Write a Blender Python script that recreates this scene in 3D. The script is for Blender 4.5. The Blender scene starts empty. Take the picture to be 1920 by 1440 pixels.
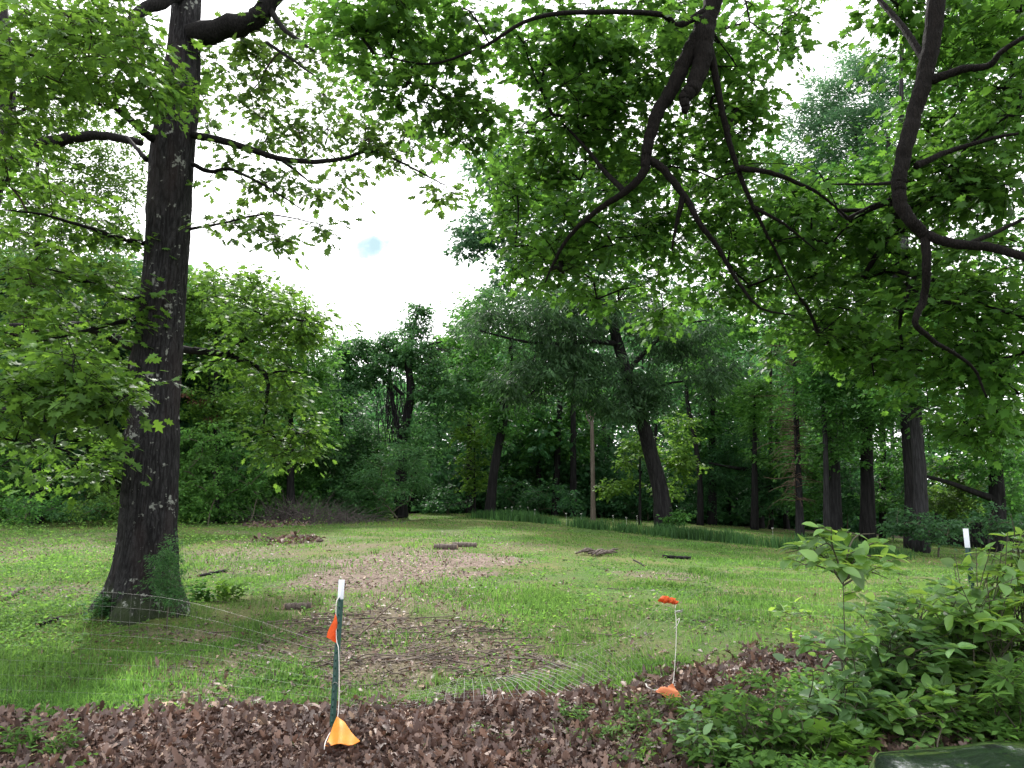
import bpy, math, random
import numpy as np
from mathutils import Vector

SC = bpy.context.scene
COL = SC.collection
R = math.radians
rng = np.random.default_rng(11)
F = 1443.0
PITCH = R(9.1)
CAMH = 1.65
cp, sp = math.cos(PITCH), math.sin(PITCH)

# ------------------------------------------------------------------ helpers
def P(px, py, d):
    """world point seen at photograph position (px,py), d metres ahead"""
    u = (px - 960) / F; v = (720 - py) / F
    y = cp - v * sp; z = sp + v * cp
    k = d / y
    return np.array([u * k, d, CAMH + z * k])

def hash2(ix, iy, seed):
    h = (ix.astype(np.int64) * 374761393 + iy.astype(np.int64) * 668265263 + seed * 982451653) & 0x7fffffff
    h = ((h ^ (h >> 13)) * 1274126177) & 0x7fffffff
    h = (h ^ (h >> 16)) & 0xffff
    return h / 65535.0

def vnoise(x, y, seed=0):
    x = np.asarray(x, float); y = np.asarray(y, float)
    ix = np.floor(x); iy = np.floor(y)
    fx = x - ix; fy = y - iy
    fx = fx * fx * (3 - 2 * fx); fy = fy * fy * (3 - 2 * fy)
    ix = ix.astype(np.int64); iy = iy.astype(np.int64)
    a = hash2(ix, iy, seed); b = hash2(ix + 1, iy, seed)
    c = hash2(ix, iy + 1, seed); d = hash2(ix + 1, iy + 1, seed)
    return (a * (1 - fx) + b * fx) * (1 - fy) + (c * (1 - fx) + d * fx) * fy

def fbm(x, y, seed=0, o=4):
    s = 0; a = .5
    for k in range(o):
        s = s + a * vnoise(x, y, seed + k * 7); x = x * 2.03; y = y * 2.03; a *= .5
    return s / (1 - .5 ** o)

def sstep(a, b, x):
    t = np.clip((np.asarray(x, float) - a) / (b - a), 0, 1)
    return t * t * (3 - 2 * t)

def gz(x, y, detail=True):
    x = np.asarray(x, float); y = np.asarray(y, float)
    zc = np.interp(y, [-30, 5, 7, 10, 14, 20, 30, 40, 50, 80, 200, 900], [0, 0, .06, .32, .48, .68, 1.0, 1.28, 1.34, 1.3, 1.0, 0])
    k = .056 * sstep(5, 22, y)
    xs = np.clip(x, 0, 26)
    z = zc - k * xs * sstep(0, 4, x + 1) - .01 * np.clip(x - 26, 0, 100) * sstep(5, 22, y) * .3
    z = z + .02 * np.clip(-x - 6, 0, 20) * sstep(6, 12, y) * .6
    # small rise under the shrubs on the right
    z = z + .30 * np.exp(-(((x - 3.9) / 1.3) ** 2 + ((y - 6.0) / 1.8) ** 2))
    # heaped leaf litter ridge in front
    z = z + .045 * np.exp(-((y - np.interp(x, [-5, -1, 1, 3], [5.9, 5.9, 6.4, 7.3])) / .45) ** 2) * sstep(3.5, 1.5, x)
    # mound round the oak foot
    z = z + .16 * np.exp(-(((x + 4.75) / 1.0) ** 2 + ((y - 9.7) / .9) ** 2))
    if detail:
        z = z + .05 * (fbm(x * .5 + 9, y * .5, 3, 3) - .5) + .03 * (fbm(x * 2.3, y * 2.3, 5, 3) - .5)
    return z

def G(px, py):
    """ground point under photograph position"""
    u = (px - 960) / F; v = (720 - py) / F
    dx, dy, dz = u, cp - v * sp, sp + v * cp
    t = np.concatenate([np.arange(2, 14, .1), np.arange(14, 160, .5)])
    hit = np.argmax(CAMH + dz * t <= gz(dx * t, dy * t)); lo, hi = t[hit - 1], t[hit]
    for _ in range(14):
        m_ = (lo + hi) / 2
        if CAMH + dz * m_ <= float(gz(dx * m_, dy * m_)): hi = m_
        else: lo = m_
    x, y = dx * hi, dy * hi
    return np.array([x, y, float(gz(x, y))])

def mesh_from(name, V, tris=None, quads=None, mats=(), smooth=False):
    me = bpy.data.meshes.new(name)
    V = np.asarray(V, np.float32)
    me.vertices.add(len(V)); me.vertices.foreach_set("co", V.ravel())
    idx = []; tot = []
    if tris is not None and len(tris):
        t = np.asarray(tris, np.int32); idx.append(t.ravel()); tot.append(np.full(len(t), 3, np.int32))
    if quads is not None and len(quads):
        q = np.asarray(quads, np.int32); idx.append(q.ravel()); tot.append(np.full(len(q), 4, np.int32))
    idx = np.concatenate(idx); tot = np.concatenate(tot)
    st = np.concatenate([[0], np.cumsum(tot)[:-1]]).astype(np.int32)
    me.loops.add(len(idx)); me.loops.foreach_set("vertex_index", idx)
    me.polygons.add(len(tot)); me.polygons.foreach_set("loop_start", st); me.polygons.foreach_set("loop_total", tot)
    if smooth: me.polygons.foreach_set("use_smooth", np.ones(len(tot), bool))
    me.update(calc_edges=True)
    for m in mats: me.materials.append(m)
    return me

def link(name, me, parent=None, loc=(0, 0, 0), **props):
    o = bpy.data.objects.new(name, me); COL.objects.link(o)
    o.location = loc
    if parent is not None: o.parent = parent
    for k, v in props.items(): o[k] = v
    return o

def empty(name, loc, label, cat, group=None):
    o = bpy.data.objects.new(name, None); COL.objects.link(o)
    o.location = [float(a) for a in loc]; o.empty_display_size = .2
    o['label'] = label; o['category'] = cat
    if group: o['group'] = group
    return o

class Geo:
    """collects vertices and quads/tris for one mesh"""
    def __init__(s): s.v = []; s.t = []; s.q = []; s.n = 0
    def add(s, V, t=None, q=None):
        V = np.asarray(V, float).reshape(-1, 3)
        if t is not None and len(t): s.t.append(np.asarray(t, np.int64).reshape(-1, 3) + s.n)
        if q is not None and len(q): s.q.append(np.asarray(q, np.int64).reshape(-1, 4) + s.n)
        s.v.append(V); s.n += len(V)
    def tube(s, pts, rad, sides=6, cap=True, wob=0, flat=None):
        pts = np.asarray(pts, float); n = len(pts)
        rad = np.broadcast_to(np.asarray(rad, float), (n,))
        tan = np.gradient(pts, axis=0)
        tan /= np.linalg.norm(tan, axis=1)[:, None] + 1e-9
        ref = np.array([0.31, .95, .05]) if abs(tan[:, 2]).mean() > .6 else np.array([0.05, .1, 1.])
        a = np.cross(tan, ref); a /= np.linalg.norm(a, axis=1)[:, None] + 1e-9
        b = np.cross(tan, a)
        th = np.arange(sides) * 2 * math.pi / sides
        rr = rad[:, None] * (1 + (wob * (rng.random((n, sides)) - .5) if wob else 0))
        V = pts[:, None, :] + rr[..., None] * (np.cos(th)[None, :, None] * a[:, None, :] + np.sin(th)[None, :, None] * b[:, None, :])
        i = np.arange(n - 1)[:, None] * sides; j = np.arange(sides)[None, :]
        q = np.stack([i + j, i + (j + 1) % sides, i + sides + (j + 1) % sides, i + sides + j], -1).reshape(-1, 4)
        V = V.reshape(-1, 3); t = None
        if cap:
            V = np.vstack([V, pts[:1], pts[-1:]]); c0 = n * sides; c1 = c0 + 1
            jj = np.arange(sides)
            t = np.vstack([np.stack([np.full(sides, c0), (jj + 1) % sides, jj], 1),
                           np.stack([np.full(sides, c1), (n - 1) * sides + jj, (n - 1) * sides + (jj + 1) % sides], 1)])
        s.add(V, t, q)
    def box(s, c, h, rotz=0):
        c = np.asarray(c, float); hx, hy, hz = h
        V = np.array([[x * hx, y * hy, z * hz] for z in (-1, 1) for y in (-1, 1) for x in (-1, 1)], float)
        ca, sa = math.cos(rotz), math.sin(rotz)
        V = np.stack([V[:, 0] * ca - V[:, 1] * sa, V[:, 0] * sa + V[:, 1] * ca, V[:, 2]], 1) + c
        s.add(V, None, [[0, 2, 3, 1], [4, 5, 7, 6], [0, 1, 5, 4], [2, 6, 7, 3], [0, 4, 6, 2], [1, 3, 7, 5]])
    def mesh(s, name, mats=(), smooth=True, org=(0, 0, 0)):
        V = np.vstack(s.v) - np.asarray(org, float)
        return mesh_from(name, V, np.vstack(s.t) if s.t else None, np.vstack(s.q) if s.q else None, mats, smooth)

def spline(pts, per=6):
    """Catmull-Rom through the points (any column count)"""
    p = np.asarray(pts, float)
    if len(p) < 3: 
        t = np.linspace(0, 1, per + 1)[:, None]; return p[0] * (1 - t) + p[-1] * t
    e = np.vstack([2 * p[0] - p[1], p, 2 * p[-1] - p[-2]]); out = []
    for i in range(1, len(e) - 2):
        p0, p1, p2, p3 = e[i - 1:i + 3]
        for t in np.linspace(0, 1, per, endpoint=False):
            out.append(.5 * (2 * p1 + (p2 - p0) * t + (2 * p0 - 5 * p1 + 4 * p2 - p3) * t * t + (3 * p1 - p0 - 3 * p2 + p3) * t ** 3))
    out.append(p[-1]); return np.array(out)

# ------------------------------------------------------------------ materials
def newmat(name):
    m = bpy.data.materials.new(name); m.use_nodes = True
    nt = m.node_tree; nt.nodes.clear()
    out = nt.nodes.new("ShaderNodeOutputMaterial")
    return m, nt, out

def N(nt, typ, ins=None, **kw):
    n = nt.nodes.new(typ)
    for k, v in kw.items(): setattr(n, k, v)
    for k, v in (ins or {}).items():
        if isinstance(v, tuple) and len(v) == 2 and hasattr(v[0], 'outputs'): nt.links.new(v[0].outputs[v[1]], n.inputs[k])
        elif hasattr(v, 'outputs'): nt.links.new(v.outputs[0], n.inputs[k])
        else: n.inputs[k].default_value = v
    return n

def c4(c): return (c[0], c[1], c[2], 1)

def mixc(nt, fac, a, b, mode='MIX'):
    n = nt.nodes.new("ShaderNodeMix"); n.data_type = 'RGBA'; n.blend_type = mode
    for i, v in ((0, fac), (6, a), (7, b)):
        if isinstance(v, tuple) and len(v) == 2 and hasattr(v[0], 'outputs'): nt.links.new(v[0].outputs[v[1]], n.inputs[i])
        elif hasattr(v, 'outputs'): nt.links.new(v.outputs[2] if v.bl_idname == 'ShaderNodeMix' else v.outputs[0], n.inputs[i])
        else: n.inputs[i].default_value = v
    return n

def ramp(nt, src, stops):
    n = nt.nodes.new("ShaderNodeValToRGB")
    while len(n.color_ramp.elements) < len(stops): n.color_ramp.elements.new(.5)
    for e, (p, c) in zip(n.color_ramp.elements, stops):
        e.position = p; e.color = c4(c) if len(c) == 3 else c
    if isinstance(src, tuple): nt.links.new(src[0].outputs[src[1]], n.inputs[0])
    else: nt.links.new(src.outputs[0], n.inputs[0])
    return n

def leafmat(name, refl, trans, var=.5, tw=.45, rough=.5, spec=.16, scale=.6, second=None):
    m, nt, out = newmat(name)
    geo = N(nt, "ShaderNodeNewGeometry")
    tc = N(nt, "ShaderNodeTexCoord")
    noi = N(nt, "ShaderNodeTexNoise", {"Vector": (tc, 'Object'), "Scale": scale, "Detail": 2.0})
    a = np.array(refl); lo = a * (1 - var * .75); hi = a * (1 + var)
    hi = hi * np.array([1.08, 1.03, .9])
    rp = ramp(nt, (geo, 'Random Per Island'), [(0, lo), (.5, a), (1, hi)])
    b = np.array(trans); lo2 = b * (1 - var * .6); hi2 = b * (1 + var * .8) * np.array([1.15, 1.02, .85])
    rt = ramp(nt, (geo, 'Random Per Island'), [(0, lo2), (.5, b), (1, hi2)])
    br = N(nt, "ShaderNodeMapRange", {0: (noi, 0), 1: .3, 2: .7, 3: .68, 4: 1.28})
    hs = N(nt, "ShaderNodeHueSaturation", {"Value": (br, 0), "Color": rp})
    ht = N(nt, "ShaderNodeHueSaturation", {"Value": (br, 0), "Color": rt})
    ca, cb = hs, ht
    if second:
        n2 = N(nt, "ShaderNodeTexNoise", {"Vector": (tc, 'Object'), "Scale": scale * .5, "Detail": 1.0})
        mm = N(nt, "ShaderNodeMapRange", {0: (n2, 0), 1: .42, 2: .62, 3: 0.0, 4: 1.0})
        ca = mixc(nt, (mm, 0), (hs, 0), c4(second)); ca = (ca, 2)
    pb = N(nt, "ShaderNodeBsdfPrincipled", {"Base Color": ca, "Roughness": rough, "Specular IOR Level": spec})
    tb = N(nt, "ShaderNodeBsdfTranslucent", {"Color": cb})
    mx = N(nt, "ShaderNodeMixShader", {0: tw, 1: pb, 2: tb})
    nt.links.new(mx.outputs[0], out.inputs[0])
    return m

def barkmat(name, dark, light, sc=10., lichen=0., lcol=(.26, .275, .25), zs=.16, bump=.6, red=None, moss=0.):
    m, nt, out = newmat(name)
    tc = N(nt, "ShaderNodeTexCoord")
    mp = N(nt, "ShaderNodeMapping", {"Vector": (tc, 'Object'), "Scale": (1, 1, zs)})
    wn = N(nt, "ShaderNodeTexNoise", {"Vector": (mp, 0), "Scale": sc * .6, "Detail": 3.0})
    wv = N(nt, "ShaderNodeVectorMath", {0: (wn, 1)}, operation='SCALE'); wv.inputs['Scale'].default_value = .12
    ad = N(nt, "ShaderNodeVectorMath", {0: (mp, 0), 1: (wv, 0)}, operation='ADD')
    vo = N(nt, "ShaderNodeTexVoronoi", {"Vector": (ad, 0), "Scale": sc}, feature='DISTANCE_TO_EDGE')
    no = N(nt, "ShaderNodeTexNoise", {"Vector": (tc, 'Object'), "Scale": sc * 4, "Detail": 5.0, "Roughness": .7})
    fv = N(nt, "ShaderNodeMapRange", {0: (vo, 0), 1: .0, 2: .25, 3: 0.45, 4: 1.0})
    mp2 = N(nt, "ShaderNodeMapping", {"Vector": (tc, 'Object'), "Scale": (1, 1, zs * .38)})
    rn = N(nt, "ShaderNodeTexNoise", {"Vector": (mp2, 0), "Scale": sc * .95, "Detail": 2.5, "Roughness": .5})
    r1 = N(nt, "ShaderNodeMath", {0: (rn, 0), 1: -.5}, operation='ADD')
    r2 = N(nt, "ShaderNodeMath", {0: (r1, 0)}, operation='ABSOLUTE')
    r3 = N(nt, "ShaderNodeMapRange", {0: (r2, 0), 1: .0, 2: .085, 3: 0.1, 4: 1.0})
    f1 = N(nt, "ShaderNodeMath", {0: (r3, 0), 1: (fv, 0)}, operation='MULTIPLY')
    f2 = N(nt, "ShaderNodeMath", {0: (f1, 0), 1: (no, 0)}, operation='MULTIPLY')
    cr = ramp(nt, f2, [(0, dark), (.35, (np.array(dark) + np.array(light)) / 2), (.75, light)])
    col = (cr, 0)
    if red:
        n3 = N(nt, "ShaderNodeTexNoise", {"Vector": (mp, 0), "Scale": 3.0, "Detail": 2.0})
        m3 = N(nt, "ShaderNodeMapRange", {0: (n3, 0), 1: .5, 2: .72, 3: 0., 4: .6})
        col = (mixc(nt, (m3, 0), col, c4(red)), 2)
    if moss:
        sx = N(nt, "ShaderNodeSeparateXYZ", {0: (tc, 'Object')})
        n5 = N(nt, "ShaderNodeTexNoise", {"Vector": (tc, 'Object'), "Scale": 6.0, "Detail": 4.0})
        hm = N(nt, "ShaderNodeMapRange", {0: (sx, 2), 1: -.1, 2: moss, 3: .35, 4: -.3})
        sm = N(nt, "ShaderNodeMath", {0: (hm, 0), 1: (n5, 0)}, operation='ADD')
        m5 = N(nt, "ShaderNodeMapRange", {0: (sm, 0), 1: .50, 2: .80, 3: 0., 4: .6})
        col = (mixc(nt, (m5, 0), col, (.035, .055, .02, 1)), 2)
    if lichen:
        n4 = N(nt, "ShaderNodeTexNoise", {"Vector": (tc, 'Object'), "Scale": 17.0, "Detail": 6.0, "Roughness": .6})
        n6 = N(nt, "ShaderNodeTexNoise", {"Vector": (tc, 'Object'), "Scale": 4.5, "Detail": 2.0})
        s6 = N(nt, "ShaderNodeMath", {0: (n4, 0), 1: (n6, 0)}, operation='ADD')
        m4 = N(nt, "ShaderNodeMapRange", {0: (s6, 0), 1: 1.285 - lichen * .07, 2: 1.345 - lichen * .07, 3: 0., 4: .8})
        col = (mixc(nt, (m4, 0), col, c4(lcol)), 2)
    bp = N(nt, "ShaderNodeBump", {"Height": (f2, 0), "Strength": bump, "Distance": .03})
    pb = N(nt, "ShaderNodeBsdfPrincipled", {"Base Color": col, "Roughness": .9, "Specular IOR Level": .15, "Normal": (bp, 0)})
    nt.links.new(pb.outputs[0], out.inputs[0])
    return m

def plain(name, col, rough=.6, spec=.4, metal=0., var=0., scale=20., coat=0., trans=None):
    m, nt, out = newmat(name)
    pb = N(nt, "ShaderNodeBsdfPrincipled", {"Base Color": c4(col), "Roughness": rough, "Specular IOR Level": spec, "Metallic": metal, "Coat Weight": coat})
    if var:
        tc = N(nt, "ShaderNodeTexCoord")
        no = N(nt, "ShaderNodeTexNoise", {"Vector": (tc, 'Object'), "Scale": scale, "Detail": 5.0, "Roughness": .65})
        a = np.array(col)
        cr = ramp(nt, no, [(.25, a * (1 - var)), (.75, np.minimum(a * (1 + var), 1))])
        nt.links.new(cr.outputs[0], pb.inputs["Base Color"])
    sh = pb
    if trans:
        tb = N(nt, "ShaderNodeBsdfTranslucent", {"Color": c4(trans)})
        sh = N(nt, "ShaderNodeMixShader", {0: .35, 1: pb, 2: tb})
    nt.links.new(sh.outputs[0], out.inputs[0])
    return m

M = {}
M['maple'] = leafmat('maple_leaf', (.065, .150, .022), (.16, .34, .035), .5)
M['maple_left'] = leafmat('maple_leaf_yellowish', (.066, .150, .030), (.135, .275, .036), .5)
M['oak'] = leafmat('oak_leaf', (.055, .120, .026), (.125, .24, .04), .5)
M['over'] = leafmat('overhang_leaf', (.050, .130, .026), (.115, .27, .036), .55)
M['dark'] = leafmat('dark_oak_leaf', (0.0324, 0.07776, 0.0324), (0.0594, 0.135, 0.04536), .5, spec=.2)
M['mid'] = leafmat('mid_leaf', (0.05175, 0.1403, 0.0368), (0.1092, 0.299, 0.05175), .5)
M['pale'] = leafmat('pale_leaf', (0.0748, 0.1815, 0.0462), (0.1485, 0.363, 0.0605), .45, rough=.6, spec=.2)
M['teal'] = leafmat('blue_green_leaf', (.062, .14, .075), (.10, .23, .10), .45)
M['vine'] = leafmat('vine_leaf', (0.05175, 0.1323, 0.05175), (0.092, 0.2415, 0.06325), .5)
M['cedar'] = leafmat('cedar_leaf', (0.0396, 0.1012, 0.044), (0.0638, 0.1705, 0.055), .5)
M['deep'] = leafmat('deep_wood_leaf', (0.0352, 0.1045, 0.044), (0.0715, 0.2035, 0.0605), .6, scale=.15)
M['yellow'] = leafmat('yellow_green_leaf', (.085, .175, .032), (.18, .36, .05), .4)
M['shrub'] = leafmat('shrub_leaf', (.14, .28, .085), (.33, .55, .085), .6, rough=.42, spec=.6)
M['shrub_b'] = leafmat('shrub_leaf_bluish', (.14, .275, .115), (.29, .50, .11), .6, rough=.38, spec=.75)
M['weed'] = leafmat('weed_leaf', (.085, .185, .045), (.17, .34, .06), .55, rough=.7, spec=.12)
M['grass'] = leafmat('grass_blade', (.078, .175, .042), (.15, .31, .06), .6, rough=.6, spec=.15, scale=.5, second=(.125, .195, .058))
M['tallgrass'] = leafmat('tall_grass_blade', (.042, .108, .038), (.085, .20, .05), .5)
M['dead'] = leafmat('dead_leaf', (.122, .083, .073), (.12, .06, .04), .6, tw=.12, rough=.55, spec=.4, scale=1.2)
M['deadpale_and_glint'] = leafmat('pale_dead_leaf_and_glint', (.30, .225, .185), (.2, .14, .1), .5, tw=.15, rough=.6)  # pale dry tone; on the leaf drift it also paints leaf glints
M['brown_hang'] = leafmat('dry_brown_hanging_leaf', (.085, .045, .03), (.10, .05, .03), .4)
M['bark'] = barkmat('oak_bark', (.004, .004, .0045), (.044, .043, .046), 19., lichen=1.5, red=(.030, .021, .021), moss=.55, zs=.3)
M['limb'] = barkmat('limb_bark', (.003, .003, .003), (.017, .0155, .015), 26., lichen=.0, zs=.4)
M['bark_r'] = barkmat('ridged_bark', (.003, .0027, .0026), (.024, .0195, .0175), 40., lichen=.0, zs=.3, bump=1.0)
M['bark_d'] = barkmat('dark_bark', (.004, .004, .0045), (.026, .025, .026), 9.)
M['bark_g'] = barkmat('grey_bark', (.008, .008, .009), (.042, .042, .045), 12.)
M['bark_log'] = barkmat('weathered_log', (.06, .048, .042), (.21, .175, .155), 14.)
M['bark_p'] = barkmat('pale_bare_wood', (.09, .074, .062), (.19, .16, .135), 9.)
M['twig'] = plain('twig_bark', (.035, .028, .022), .9, .1, var=.4)
M['deadtwig'] = plain('dead_twig', (.19, .15, .125), .9, .1, var=.5)
M['greytwig'] = plain('grey_bramble', (.085, .075, .072), .9, .1, var=.4)
M['sawn'] = plain('sawn_wood', (.30, .22, .15), .9, .1, var=.3, scale=30.)
M['stem'] = plain('shrub_stem', (.075, .07, .05), .8, .2, var=.4)
M['greenstem'] = plain('green_stem', (.08, .12, .04), .7, .2, var=.3)

# ------------------------------------------------------------------ leaf shapes
def fan(half, center=(0, .42), fold=.12):
    h = np.array(half, float)
    rim = np.vstack([h, (h[::-1] * np.array([-1, 1]))[1 if abs(h[-1, 0]) < 1e-6 else 0:]])
    V = np.vstack([np.array([center]), rim]); n = len(rim)
    t = np.array([[0, 1 + i, 1 + (i + 1) % n] for i in range(n)])
    return V, t, fold
LEAF = {
    'lobed': fan([(.03, 0), (.30, .07), (.2, .25), (.53, .36), (.31, .47), (.40, .74), (.16, .69), (0, 1.0)]),
    'lobed2': fan([(.02, 0), (.20, .13), (.13, .27), (.40, .40), (.18, .52), (.36, .78), (.13, .76), (0, 1.05)]),
    'lobed3': fan([(.02, 0), (.16, .05), (.40, .16), (.22, .30), (.48, .52), (.24, .56), (.30, .88), (.12, .78), (0, 1.08)], (0, .4), -.14),
    'oaky': fan([(.03, 0), (.15, .14), (.10, .26), (.28, .38), (.15, .50), (.31, .64), (.16, .74), (.17, .88), (0, 1.)]),
    'oval': fan([(.02, 0), (.19, .16), (.29, .42), (.22, .70), (.09, .90), (0, 1.)], (0, .45), .22),
    'lance': fan([(.02, 0), (.13, .2), (.16, .45), (.10, .75), (0, 1.)], (0, .45), .2),
    'cheap': (np.array([(0, 0), (.36, .22), (.2, .5), (.3, .8), (0, 1), (-.3, .8), (-.2, .5), (-.36, .22)], float),
              np.array([[0, 1, 2], [0, 2, 6], [0, 6, 7], [2, 3, 4], [2, 4, 6], [4, 5, 6]]), .15),
    'dia': (np.array([(0, 0), (.33, .45), (0, 1), (-.33, .45)], float), np.array([[0, 1, 2], [0, 2, 3]]), .25),
    'needle': (np.array([(0, 0), (.13, .45), (0, 1), (-.13, .45)], float), np.array([[0, 1, 2], [0, 2, 3]]), .1),
}

def nrmz(a): return a / (np.linalg.norm(a, axis=-1, keepdims=True) + 1e-9)

def leaf_arrays(kind, pos, d, n, size, curl=None, wcurl=None):
    T, tri, fold = LEAF[kind]
    d = nrmz(d); side = nrmz(np.cross(d, n)); n2 = np.cross(side, d)
    m = len(pos); k = len(T)
    size = np.broadcast_to(size, (m,))
    curl = rng.uniform(.0, .5, m) if curl is None else curl
    x = T[:, 0][None]; y = T[:, 1][None]
    z = fold * np.abs(x) - curl[:, None] * .5 * y * y
    if wcurl is not None: z = z + wcurl[:, None] * x * x * 2.2
    V = pos[:, None] + size[:, None, None] * (x[..., None] * side[:, None] + y[..., None] * d[:, None] + z[..., None] * n2[:, None])
    t = (np.arange(m) * k)[:, None, None] + tri[None]
    return V.reshape(-1, 3), t.reshape(-1, 3)

def leaf_mesh(name, kind, pos, d, n, size, mat, org=(0, 0, 0), **kw):
    pos = pos - np.asarray(org, float)
    if isinstance(kind, str):
        V, t = leaf_arrays(kind, pos, d, n, size, **kw)
        return mesh_from(name, V, t, None, [mat])
    pick = rng.integers(0, len(kind), len(pos)); Vs, ts, c = [], [], 0
    for i, kd in enumerate(kind):
        k = pick == i; V, t = leaf_arrays(kd, pos[k], d[k], n[k], size[k]); Vs.append(V); ts.append(t + c); c += len(V)
    return mesh_from(name, np.vstack(Vs), np.vstack(ts), None, [mat])

# ------------------------------------------------------------------ trees
class Skel:
    def __init__(s): s.p = []; s.par = []; s.r = []; s.fixed = []; s.chains = []
    def line(s, pts, r, parent=None, fixed=True):
        ids = [] if parent is None else [parent]
        for q, rr in zip(pts, r):
            s.p.append(np.asarray(q, float)); s.par.append(ids[-1] if ids else -1); s.r.append(rr); s.fixed.append(fixed); ids.append(len(s.p) - 1)
        s.chains.append((ids, fixed)); return ids
    def near(s, q, up=0.):
        a = np.array(s.p); v = a - q
        dd = np.sqrt((v * v).sum(1)) + up * np.maximum(v[:, 2], 0)
        return int(dd.argmin())

def grow(sk, targets, root, droop=.08, jit=.06, rtip=.004):
    targets = np.asarray(targets)
    a = np.array(sk.p)
    dist = np.array([np.sqrt(((a - t) ** 2).sum(1)).min() for t in targets])
    for i in np.argsort(dist):
        t = targets[i]; j = sk.near(t, .5)
        q = sk.p[j]; L = np.linalg.norm(t - q)
        n = max(2, min(7, int(L / .3) + 2))
        f = np.linspace(0, 1, n)[1:]
        pts = q + (t - q) * f[:, None]
        arch = np.sin(f * math.pi) * L * droop
        pts[:, 2] += arch
        if n > 2: pts[:-1] += rng.normal(0, jit * L / n, (n - 2, 3)) * 1.4
        sk.line(pts, np.full(len(pts), rtip), j, False)
    # pipe-model radii for grown wood
    cnt = np.zeros(len(sk.p)); par = sk.par
    kids = np.zeros(len(sk.p), int)
    for k in range(len(par)):
        if par[k] >= 0: kids[par[k]] += 1
    cnt[kids == 0] = 1
    for k in range(len(par) - 1, -1, -1):
        if par[k] >= 0: cnt[par[k]] += max(cnt[k], 0)
    for k in range(len(par)):
        if not sk.fixed[k]: sk.r[k] = rtip * max(cnt[k], 1) ** .5

def blob_points(blobs, world=False, mult=1.):
    out = []
    for b in blobs:
        px, py, d, rx, ry, rd, n = b; n = max(2, int(round(n * mult)))
        c = np.array([px, py, d], float) if world else P(px, py, d)
        s = 1. if world else d / F * 1.02
        v = rng.normal(size=(n, 3)); v /= np.linalg.norm(v, axis=1)[:, None]
        rr = rng.random(n) ** .42
        out.append(c + v * rr[:, None] * np.array([rx * s, rd, ry * s]))
    return np.vstack(out)

def foliage(cent, sp, twigs=None):
    """sprays of leaves round cluster centres; returns pos, dir, normal, size"""
    nt_, nl, r = sp['tw'], sp['n'], sp['r']
    m = len(cent) * nt_
    c = np.repeat(cent, nt_, 0)
    az = rng.random(m) * 2 * math.pi
    el = rng.normal(sp.get('el', .0), sp.get('els', .38), m)
    td = np.stack([np.cos(az) * np.cos(el), np.sin(az) * np.cos(el), np.sin(el)], 1)
    L = r * rng.uniform(.55, 1.15, m)
    if twigs is not None:
        for k in range(m):
            twigs.tube(np.array([c[k], c[k] + td[k] * L[k] * .5 + [0, 0, .015], c[k] + td[k] * L[k] + [0, 0, -.04 * L[k]]]), [.0042, .003, .0018], 3, False)
    per = max(1, nl // nt_)
    f = (np.tile(np.linspace(.12, 1., per), m).reshape(m, per) + rng.normal(0, .06, (m, per)))
    pos = c[:, None] + td[:, None] * (f * L[:, None])[..., None]
    sgn = np.where((np.arange(per) % 2) == 0, 1, -1)[None]
    ang = sgn * rng.uniform(.4, 1.2, (m, per)) * (1.15 - .5 * f)
    ca, sa = np.cos(ang), np.sin(ang)
    dx = td[:, None, 0] * ca - td[:, None, 1] * sa; dy = td[:, None, 0] * sa + td[:, None, 1] * ca
    dz = td[:, None, 2] * .6 - rng.uniform(*sp.get('dr', (.0, .6)), (m, per))
    d = np.stack([dx, dy, dz], -1)
    pos = pos + nrmz(d) * sp['size'] * .25 + rng.normal(0, sp.get('sc', .10) * r, pos.shape)
    n = np.array([0, 0, 1.]) + rng.normal(0, sp.get('nt', .45), pos.shape)
    size = sp['size'] * rng.uniform(.45, 1.2, (m, per))
    return pos.reshape(-1, 3), d.reshape(-1, 3), n.reshape(-1, 3), size.reshape(-1)

SP = {  # leaf, clusters
    'near': dict(kind=('lobed', 'lobed2', 'lobed3'), size=.110, tw=5, n=48, r=.42, mat='over', els=.45),
    'nearL': dict(kind=('lobed', 'lobed2', 'lobed3'), size=.115, tw=5, n=40, r=.42, mat='maple_left'),
    'oak10': dict(kind=('lobed2', 'oaky', 'lobed3'), size=.125, tw=5, n=30, r=.40, mat='oak'),
    'maple13': dict(kind='lobed2', size=.13, tw=5, n=40, r=.45, mat='maple_left'),
    'mid': dict(kind='cheap', size=.18, tw=6, n=66, r=.75, mat='mid'),
    'fine': dict(kind='cheap', size=.155, tw=6, n=72, r=.7, mat='mid'),
    'dark': dict(kind='needle', size=.26, tw=7, n=98, r=.75, mat='dark', dr=(.2, 1.3), nt=.7),
    'vine': dict(kind='dia', size=.17, tw=7, n=84, r=.6, mat='vine', dr=(.1, 1.1), nt=.6),
    'pine': dict(kind='needle', size=.25, tw=8, n=112, r=.75, mat='teal', el=.25, dr=(-.4, .5), nt=.9),
    'cedar': dict(kind='needle', size=.19, tw=7, n=84, r=.5, mat='cedar', dr=(-.1, .8), nt=.8),
    'bush': dict(kind='dia', size=.14, tw=6, n=72, r=.45, mat='mid', nt=.6),
}
def spec(base, **kw):
    d = dict(SP[base]); d.update(kw); return d

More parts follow.
